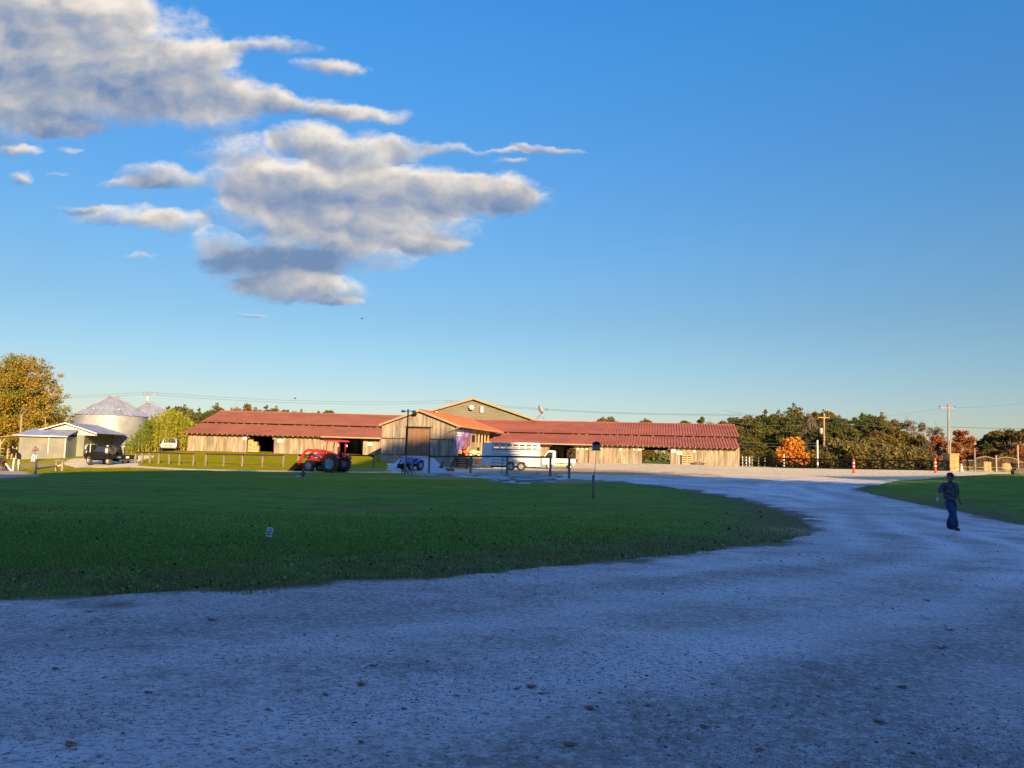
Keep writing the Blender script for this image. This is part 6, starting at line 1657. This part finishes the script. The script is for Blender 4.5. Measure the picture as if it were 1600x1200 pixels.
# ------------------------------------------------------------------ bamboo
def bamboo(label, stems, lm, seed, group='bamboo clumps'):
    r = np.random.default_rng(seed); p0 = Vector(stems[0][0]); t = thing('bamboo_clump', label, 'bamboo', p0, 0, group)
    mb = MB(); C_ = []; A_ = []; B_ = []
    for b0, top, rad in stems:
        b0 = Vector(b0)-p0; top = Vector(top)-p0; n = 9
        bend = Vector((r.normal()*.12, r.normal()*.12, 0)); pts = []
        for i in range(n):
            f = i/(n-1); q = b0.lerp(top, f) + bend*math.sin(f*2.4) ; pts.append(q)
        mb.tube(pts, [rad*(1-.75*i/(n-1)) for i in range(n)], 4, False)
        H = (top-b0).length; m_ = int(95*H/5)
        f = r.uniform(.10, 1.0, m_)**.8
        for ff in f:
            i = min(int(ff*(n-1)), n-2); q = pts[i].lerp(pts[i+1], ff*(n-1)-i)
            w = r.uniform(0, 6.28); rr = r.uniform(.05, .42)*(1.15-ff*.8)
            C_.append((q.x+rr*math.cos(w), q.y+rr*math.sin(w), q.z+rr*.35+r.normal()*.05))
            A_.append((.6*math.cos(w)+r.normal()*.3, .6*math.sin(w)+r.normal()*.3, r.uniform(.1,1.3)))
    mb.build('culms', 'culm', t)
    C_ = np.array(C_); A_ = np.array(A_); A_ /= np.linalg.norm(A_, axis=1)[:, None]; n = len(C_)
    B_ = np.cross(A_, r.normal(size=(n,3))); B_ /= np.linalg.norm(B_, axis=1)[:, None]
    s = r.uniform(.10,.22,(n,1)); V = np.stack([C_-A_*s, C_-B_*s*.22, C_+A_*s, C_+B_*s*.22], 1).reshape(-1,3)
    np_mesh('foliage', V, np.arange(4*n).reshape(-1,4), lm, t); return t
def stems(spec, n, seed, d0_, dd):
    r = np.random.default_rng(seed); out = []
    for i in range(n):
        f = r.random(); px = spec[0][0] + (spec[-1][0]-spec[0][0])*f
        yt = np.interp(px, [s[0] for s in spec], [s[1] for s in spec]) + abs(r.normal())*9
        d = d0_ + r.uniform(0, dd); x = P(px, 700, d).x; z0 = G(x, d); 
        out.append(((x*1.0 - (px-spec[len(spec)//2][0])/F*d*.12, d, z0-.1), (x + r.normal()*.15, d+r.normal()*.2, P(px, yt, d).z), r.uniform(.016,.034)))
    return out
bamboo('green bamboo clump leaning against the grain bin', stems([(196,690),(206,680),(216,668),(226,655),(236,648)], 60, 1, 98, 4), 'l_bamboo2', 1)
bamboo('tall yellow bamboo clump behind the old cream pickup', stems([(224,662),(236,650),(250,640),(262,636),(276,642)], 100, 2, 99, 5), 'l_bamboo', 2)
bamboo('yellow bamboo clump reaching to the left end of the barn', stems([(268,640),(278,642),(290,650),(298,658),(305,664)], 70, 3, 101, 5), 'l_bamboo', 3)

# ------------------------------------------------------------------ sun, sky
EXPO = 1.3
SUN_EL, SUN_AZ = 17.0, 19.0      # the sun stands low behind the camera, 19 degrees to its right
sd_ = Vector((math.sin(R(SUN_AZ))*math.cos(R(SUN_EL)), -math.cos(R(SUN_AZ))*math.cos(R(SUN_EL)), math.sin(R(SUN_EL))))
sl_ = bpy.data.lights.new('sun', 'SUN'); sl_.energy = 5.0; sl_.angle = R(.55); sl_.color = (1.0, .71, .36)
so_ = bpy.data.objects.new('sun', sl_); COL.objects.link(so_); so_.rotation_euler = (-sd_).to_track_quat('-Z', 'Y').to_euler(); so_.location = (20,-60,30)
W_ = bpy.data.worlds.new('World'); S.world = W_; W_.use_nodes = True
N = W_.node_tree.nodes; L = W_.node_tree.links
for n in list(N): N.remove(n)
out = N.new('ShaderNodeOutputWorld'); bg = N.new('ShaderNodeBackground'); SKYS = .05; bg.inputs[1].default_value = SKYS
L.new(bg.outputs[0], out.inputs[0])
sky = N.new('ShaderNodeTexSky'); sky.sky_type = 'NISHITA'; sky.sun_disc = False
sky.sun_elevation = R(SUN_EL); sky.sun_rotation = R(180-SUN_AZ); sky.altitude = 300; sky.air_density = 1.0; sky.dust_density = .3; sky.ozone_density = 2.5
def math_(op, a, b_=None, c_=None, clamp=False):
    n = N.new('ShaderNodeMath'); n.operation = op; n.use_clamp = clamp
    for i, v in enumerate((a, b_, c_)):
        if v is None: continue
        if isinstance(v, (int, float)): n.inputs[i].default_value = v
        else: L.new(v, n.inputs[i])
    return n.outputs[0]
def vm(op, a, b_=None, c_=None, o=0):
    n = N.new('ShaderNodeVectorMath'); n.operation = op
    for i, v in enumerate((a, b_, c_)):
        if v is None: continue
        if isinstance(v, (tuple, list)): n.inputs[i].default_value = v
        elif isinstance(v, (int, float)): n.inputs[3].default_value = v
        else: L.new(v, n.inputs[i])
    return n.outputs[o]
tc = N.new('ShaderNodeTexCoord'); sx = N.new('ShaderNodeSeparateXYZ'); L.new(tc.outputs['Generated'], sx.inputs[0])
yy = math_('MAXIMUM', sx.outputs[1], .05)
cb = N.new('ShaderNodeCombineXYZ'); L.new(math_('DIVIDE', sx.outputs[0], yy), cb.inputs[0]); L.new(math_('DIVIDE', sx.outputs[2], yy), cb.inputs[1])
uv = cb.outputs[0]
def nz_(vec, scale, detail, rough, col=False):
    n = N.new('ShaderNodeTexNoise'); n.inputs['Scale'].default_value = scale; n.inputs['Detail'].default_value = detail; n.inputs['Roughness'].default_value = rough
    L.new(vec, n.inputs['Vector']); return n.outputs['Color' if col else 'Fac']
w1 = vm('MULTIPLY', vm('SUBTRACT', nz_(vm('MULTIPLY', uv, (1,1.5,1)), 7, 3, .55, True), (.5,.5,.5)), (.07,.040,0))
w2 = vm('MULTIPLY', vm('SUBTRACT', nz_(uv, 30, 4, .6, True), (.5,.5,.5)), (.022,.018,0))
pw = vm('ADD', vm('ADD', uv, w1), w2)
BL = [(60,-5,90,45,.9),(150,25,70,40,.9),(60,95,90,50,.7),(320,85,70,26,.8),(40,55,170,110,.9),(180,85,170,95,1.1),(270,125,130,62,1),(110,150,170,62,1),(10,180,90,55,.8),(350,155,110,30,.9),(90,5,130,70,1),(200,20,50,40,.7),
 (450,163,130,17,.9),(560,176,80,17,.95),(300,180,120,40,.7),(430,74,90,15,.85),(510,104,72,15,.95),(95,197,68,20,.9),(30,230,42,10,.8),(35,272,30,12,.9),(105,232,25,5,.6),(95,262,28,5,.6),
 (475,215,65,32,1),(545,245,80,50,1),(375,235,85,34,.75),(625,230,50,24,1),(695,234,45,12,.8),(250,274,68,26,1.05),(205,285,60,12,.7),(420,285,125,45,.9),(520,300,170,55,1.1),
 (655,282,100,30,1),(760,300,95,30,1.05),(805,318,60,20,.9),(700,305,130,35,1),(600,350,150,40,1.05),(430,335,130,34,.9),(660,378,75,20,1.05),(510,390,150,42,1.1),(430,420,110,38,1),(340,390,50,34,.9),(470,450,110,26,1.1),(530,468,50,10,.8),
 (200,338,90,18,.9),(275,352,60,22,.9),(140,325,55,8,.7),(850,237,66,9,1),(780,240,45,6,.8),(790,256,40,7,.7),(410,490,36,5,.75),(215,398,36,5,.6),(440,404,50,8,.7)]
accD = None; accT = None; accW = None
for px, py, rx_, ry_, w in BL:
    v = pdir(px, py); c_ = (v.x/v.y, v.z/v.y, 0)
    q = vm('MULTIPLY', vm('SUBTRACT', pw, c_), (F/rx_/1.17, F/ry_/1.17, 0))
    r2 = vm('DOT_PRODUCT', q, q, o=1)
    m_ = math_('MAXIMUM', math_('MULTIPLY_ADD', r2, -w, w), 0.0)
    t_ = vm('DOT_PRODUCT', q, (.22,.95,0), o=1)
    m3 = math_('POWER', m_, 2.5)
    mt = math_('MULTIPLY', m3, t_)
    accD = m_ if accD is None else math_('ADD', accD, m_)
    accT = mt if accT is None else math_('ADD', accT, mt)
    accW = m3 if accW is None else math_('ADD', accW, m3)
f1 = nz_(vm('MULTIPLY', pw, (1,1.5,1)), 20, 7, .6)
dens = math_('ADD', accD, math_('MULTIPLY', math_('ADD', math_('MULTIPLY_ADD', f1, 1.6, -.80), math_('MULTIPLY_ADD', nz_(vm('MULTIPLY', uv, (1,1.8,1)), 60, 5, .65), .6, -.3)), math_('MINIMUM', math_('MULTIPLY', accD, 4.0), 1.0)))
alpha = N.new('ShaderNodeMapRange'); alpha.interpolation_type = 'SMOOTHSTEP'; alpha.inputs[1].default_value = .10; alpha.inputs[2].default_value = 1.25; L.new(dens, alpha.inputs[0])
shade = math_('DIVIDE', accT, math_('MAXIMUM', accW, .02))
g1 = nz_(vm('MULTIPLY', pw, (1,1.4,1)), 13, 4, .5); g1b = nz_(vm('MULTIPLY', vm('ADD', pw, (-.010,-.018,0)), (1,1.4,1)), 13, 4, .5)
relief = math_('MULTIPLY', math_('SUBTRACT', g1b, g1), 1.5)
def dark_(px, py, rx_, ry_, k):
    v = pdir(px, py); q = vm('MULTIPLY', vm('SUBTRACT', pw, (v.x/v.y, v.z/v.y, 0)), (F/rx_, F/ry_, 0))
    return math_('MULTIPLY', math_('MAXIMUM', math_('SUBTRACT', 1.0, vm('DOT_PRODUCT', q, q, o=1)), 0.0), k)
base_dark = math_('ADD', math_('ADD', dark_(430,398,170,50,.62), dark_(150,150,260,80,.16)), math_('ADD', dark_(470,455,120,30,.15), dark_(560,320,200,45,.12)))
shade = math_('SUBTRACT', shade, base_dark)
thin = math_('MULTIPLY', math_('SUBTRACT', 1.0, math_('MINIMUM', accD, 1.4)), .28)
br = math_('ADD', math_('ADD', math_('MULTIPLY', shade, .88), relief), math_('ADD', thin, .60))
rp = N.new('ShaderNodeValToRGB'); L.new(br, rp.inputs[0])
KC = 1/(SKYS*2**EXPO)
els = rp.color_ramp.elements; stops = [(0, lin(116,142,180)), (.28, lin(156,167,188)), (.52, lin(188,189,194)), (.76, lin(222,215,208)), (1, lin(247,238,226))]
els[0].position, els[1].position = stops[0][0], stops[-1][0]; els[0].color = (*stops[0][1],1); els[1].color = (*stops[-1][1],1)
for p_, c_ in stops[1:-1]: e = els.new(p_); e.color = (*c_,1)
cc_ = vm('SCALE', rp.outputs[0], None, None); cc_.node.inputs[3].default_value = KC
# Nishita sky graded bluer; unseen upper sky brightened to add light to the foreground
hs = N.new('ShaderNodeHueSaturation'); hs.inputs['Saturation'].default_value = 1.0; L.new(sky.outputs[0], hs.inputs['Color'])
gr = N.new('ShaderNodeValToRGB'); L.new(sx.outputs[2], gr.inputs[0]); ge_ = gr.color_ramp.elements
GT = [(0,(.098,.088,.085)),(4.5,(.096,.097,.101)),(7,(.091,.104,.107)),(10,(.088,.107,.113)),(14,(.0835,.1205,.1365)),(18,(.077,.130,.158)),(24,(.069,.145,.192)),(29,(.061,.160,.220)),(32,(.057,.163,.235)),(38,(.16,.27,.45)),(55,(.38,.46,.80)),(90,(.44,.50,.88))]
ge_[0].position = 0; ge_[0].color = (*[v/.9 for v in GT[0][1]],1); ge_[1].position = 1; ge_[1].color = (*[v/.9 for v in GT[-1][1]],1)
for a_, c_ in GT[1:-1]: e = ge_.new(math.sin(R(a_))); e.color = (*[v/.9 for v in c_],1)
gs = vm('SCALE', gr.outputs[0], None, None); gs.node.inputs[3].default_value = .9*KC
grade = vm('MULTIPLY', hs.outputs[0], gs)
front = math_('GREATER_THAN', sx.outputs[1], .06)
af = math_('MULTIPLY', math_('MULTIPLY', alpha.outputs[0], front), .97)
mx_ = N.new('ShaderNodeMix'); mx_.data_type = 'RGBA'; L.new(af, mx_.inputs[0]); L.new(grade, mx_.inputs[6]); L.new(cc_, mx_.inputs[7])
L.new(mx_.outputs[2], bg.inputs[0])
W_.cycles.sampling_method = 'MANUAL'; W_.cycles.sample_map_resolution = 256

# evergreens behind the photographer that shade the foreground
tA = math.tan(R(SUN_AZ)); tE = math.tan(R(SUN_EL))/math.cos(R(SUN_AZ)); YC = -32.
def caster(px, py, d, zextra=0):
    q = P(px, py, d); return (q.x + (d-YC)*tA, q.z + (d-YC)*tE)
prof = sorted([caster(-150,742,54), caster(5,746,53), caster(60,746,53), caster(105,739,58), caster(250,738,61), caster(400,738.6,60), caster(455,738,60), caster(480,720,63), caster(540,714,63), caster(570,712,68),
               caster(600,694,80), caster(640,688,80), caster(700,687,80), caster(735,698,76), caster(752,712,69), caster(780,732,68), caster(880,740,61), caster(1000,742,57), caster(1100,748.5,52), caster(1250,754,50), caster(1400,757,48), caster(1600,745,62)])
rowp = np.array(prof)
ev = None; lab = 'tall dense evergreen in the row behind the photographer'
def dense(H, seed):
    r = np.random.default_rng(seed); cl = []
    for z in np.arange(.8, H-.6, .9):
        f = z/H; rad = 2.0*(1-f**14)+.9
        cl.append((r.normal()*.15, r.normal()*.15, z, rad, rad, 1.0))
    return tree('evergreen_tree', lab, H, cl, 5200, .42, 'l_pine', seed=seed, hollow=.15, limbs=False, trunk_r=.35, aspect=.8)
x = -60.; first = [dense(20, 301), dense(20, 302)]; i = 0
while x < 92:
    zt = float(np.interp(x, rowp[:,0], rowp[:,1]))
    p_ = first[i] if i < 2 else copy_tree(first[i % 2])
    y = YC + (i % 2)*1.2; h = zt + .5 + .4*math.sin(i*2.3)
    p_.location = (x, y, 0); p_.scale = (1, 1, h/20.); p_.rotation_euler = (0,0,i*1.3); p_['label'] = lab; p_['group'] = 'evergreens behind the photographer'
    x += 1.5; i += 1
# a taller crown further right: its shade lies as a patch on the lot
a_ = caster(1300,746,62); b_ = caster(1480,745,68)
for k, xx in enumerate(np.linspace(a_[0], b_[0]+3, 6)):
    zz_ = np.interp(xx, [a_[0], b_[0]], [a_[1], b_[1]])
    r = np.random.default_rng(400+k)
    o = tree('pine_tree', 'tall pine with a small high crown behind the photographer', 22, [(0,0,zz_-.2,1.9,1.9,.8)], 900, .4, 'l_pine', seed=400+k, hollow=.1, limbs=False, trunk_r=.18)
    o.location = (xx, YC-3, 0); o['group'] = 'tall pines behind the photographer'

# remove unused prototypes
def kill(o):
    for c in kids(o): kill(c)
    bpy.data.objects.remove(o)
for k, (nm, p) in protos.items():
    if k not in used_p: kill(p)

# put every Empty of a building at the foot of its building
for o in list(bpy.data.objects):
    if o.type == 'EMPTY' and o.parent is None and o.location.z == 0 and o.name.split('.')[0] in ('barn_wing','gabled_barn','deck','riding_hall','metal_shed','open_shelter','grain_bin'):
        b_ = G(o.location.x, min(o.location.y, 120)); o.location.z = b_
        for c in kids(o): c.location.z -= b_

S.view_settings.view_transform = 'Standard'; S.view_settings.look = 'None'; S.view_settings.gamma = 1; S.view_settings.exposure = EXPO
S.view_settings.use_curve_mapping = False
S.cycles.max_bounces = 5; S.cycles.diffuse_bounces = 3; S.cycles.glossy_bounces = 2; S.cycles.transmission_bounces = 2
S.cycles.use_adaptive_sampling = True; S.cycles.adaptive_threshold = .02
S.cycles.use_denoising = True
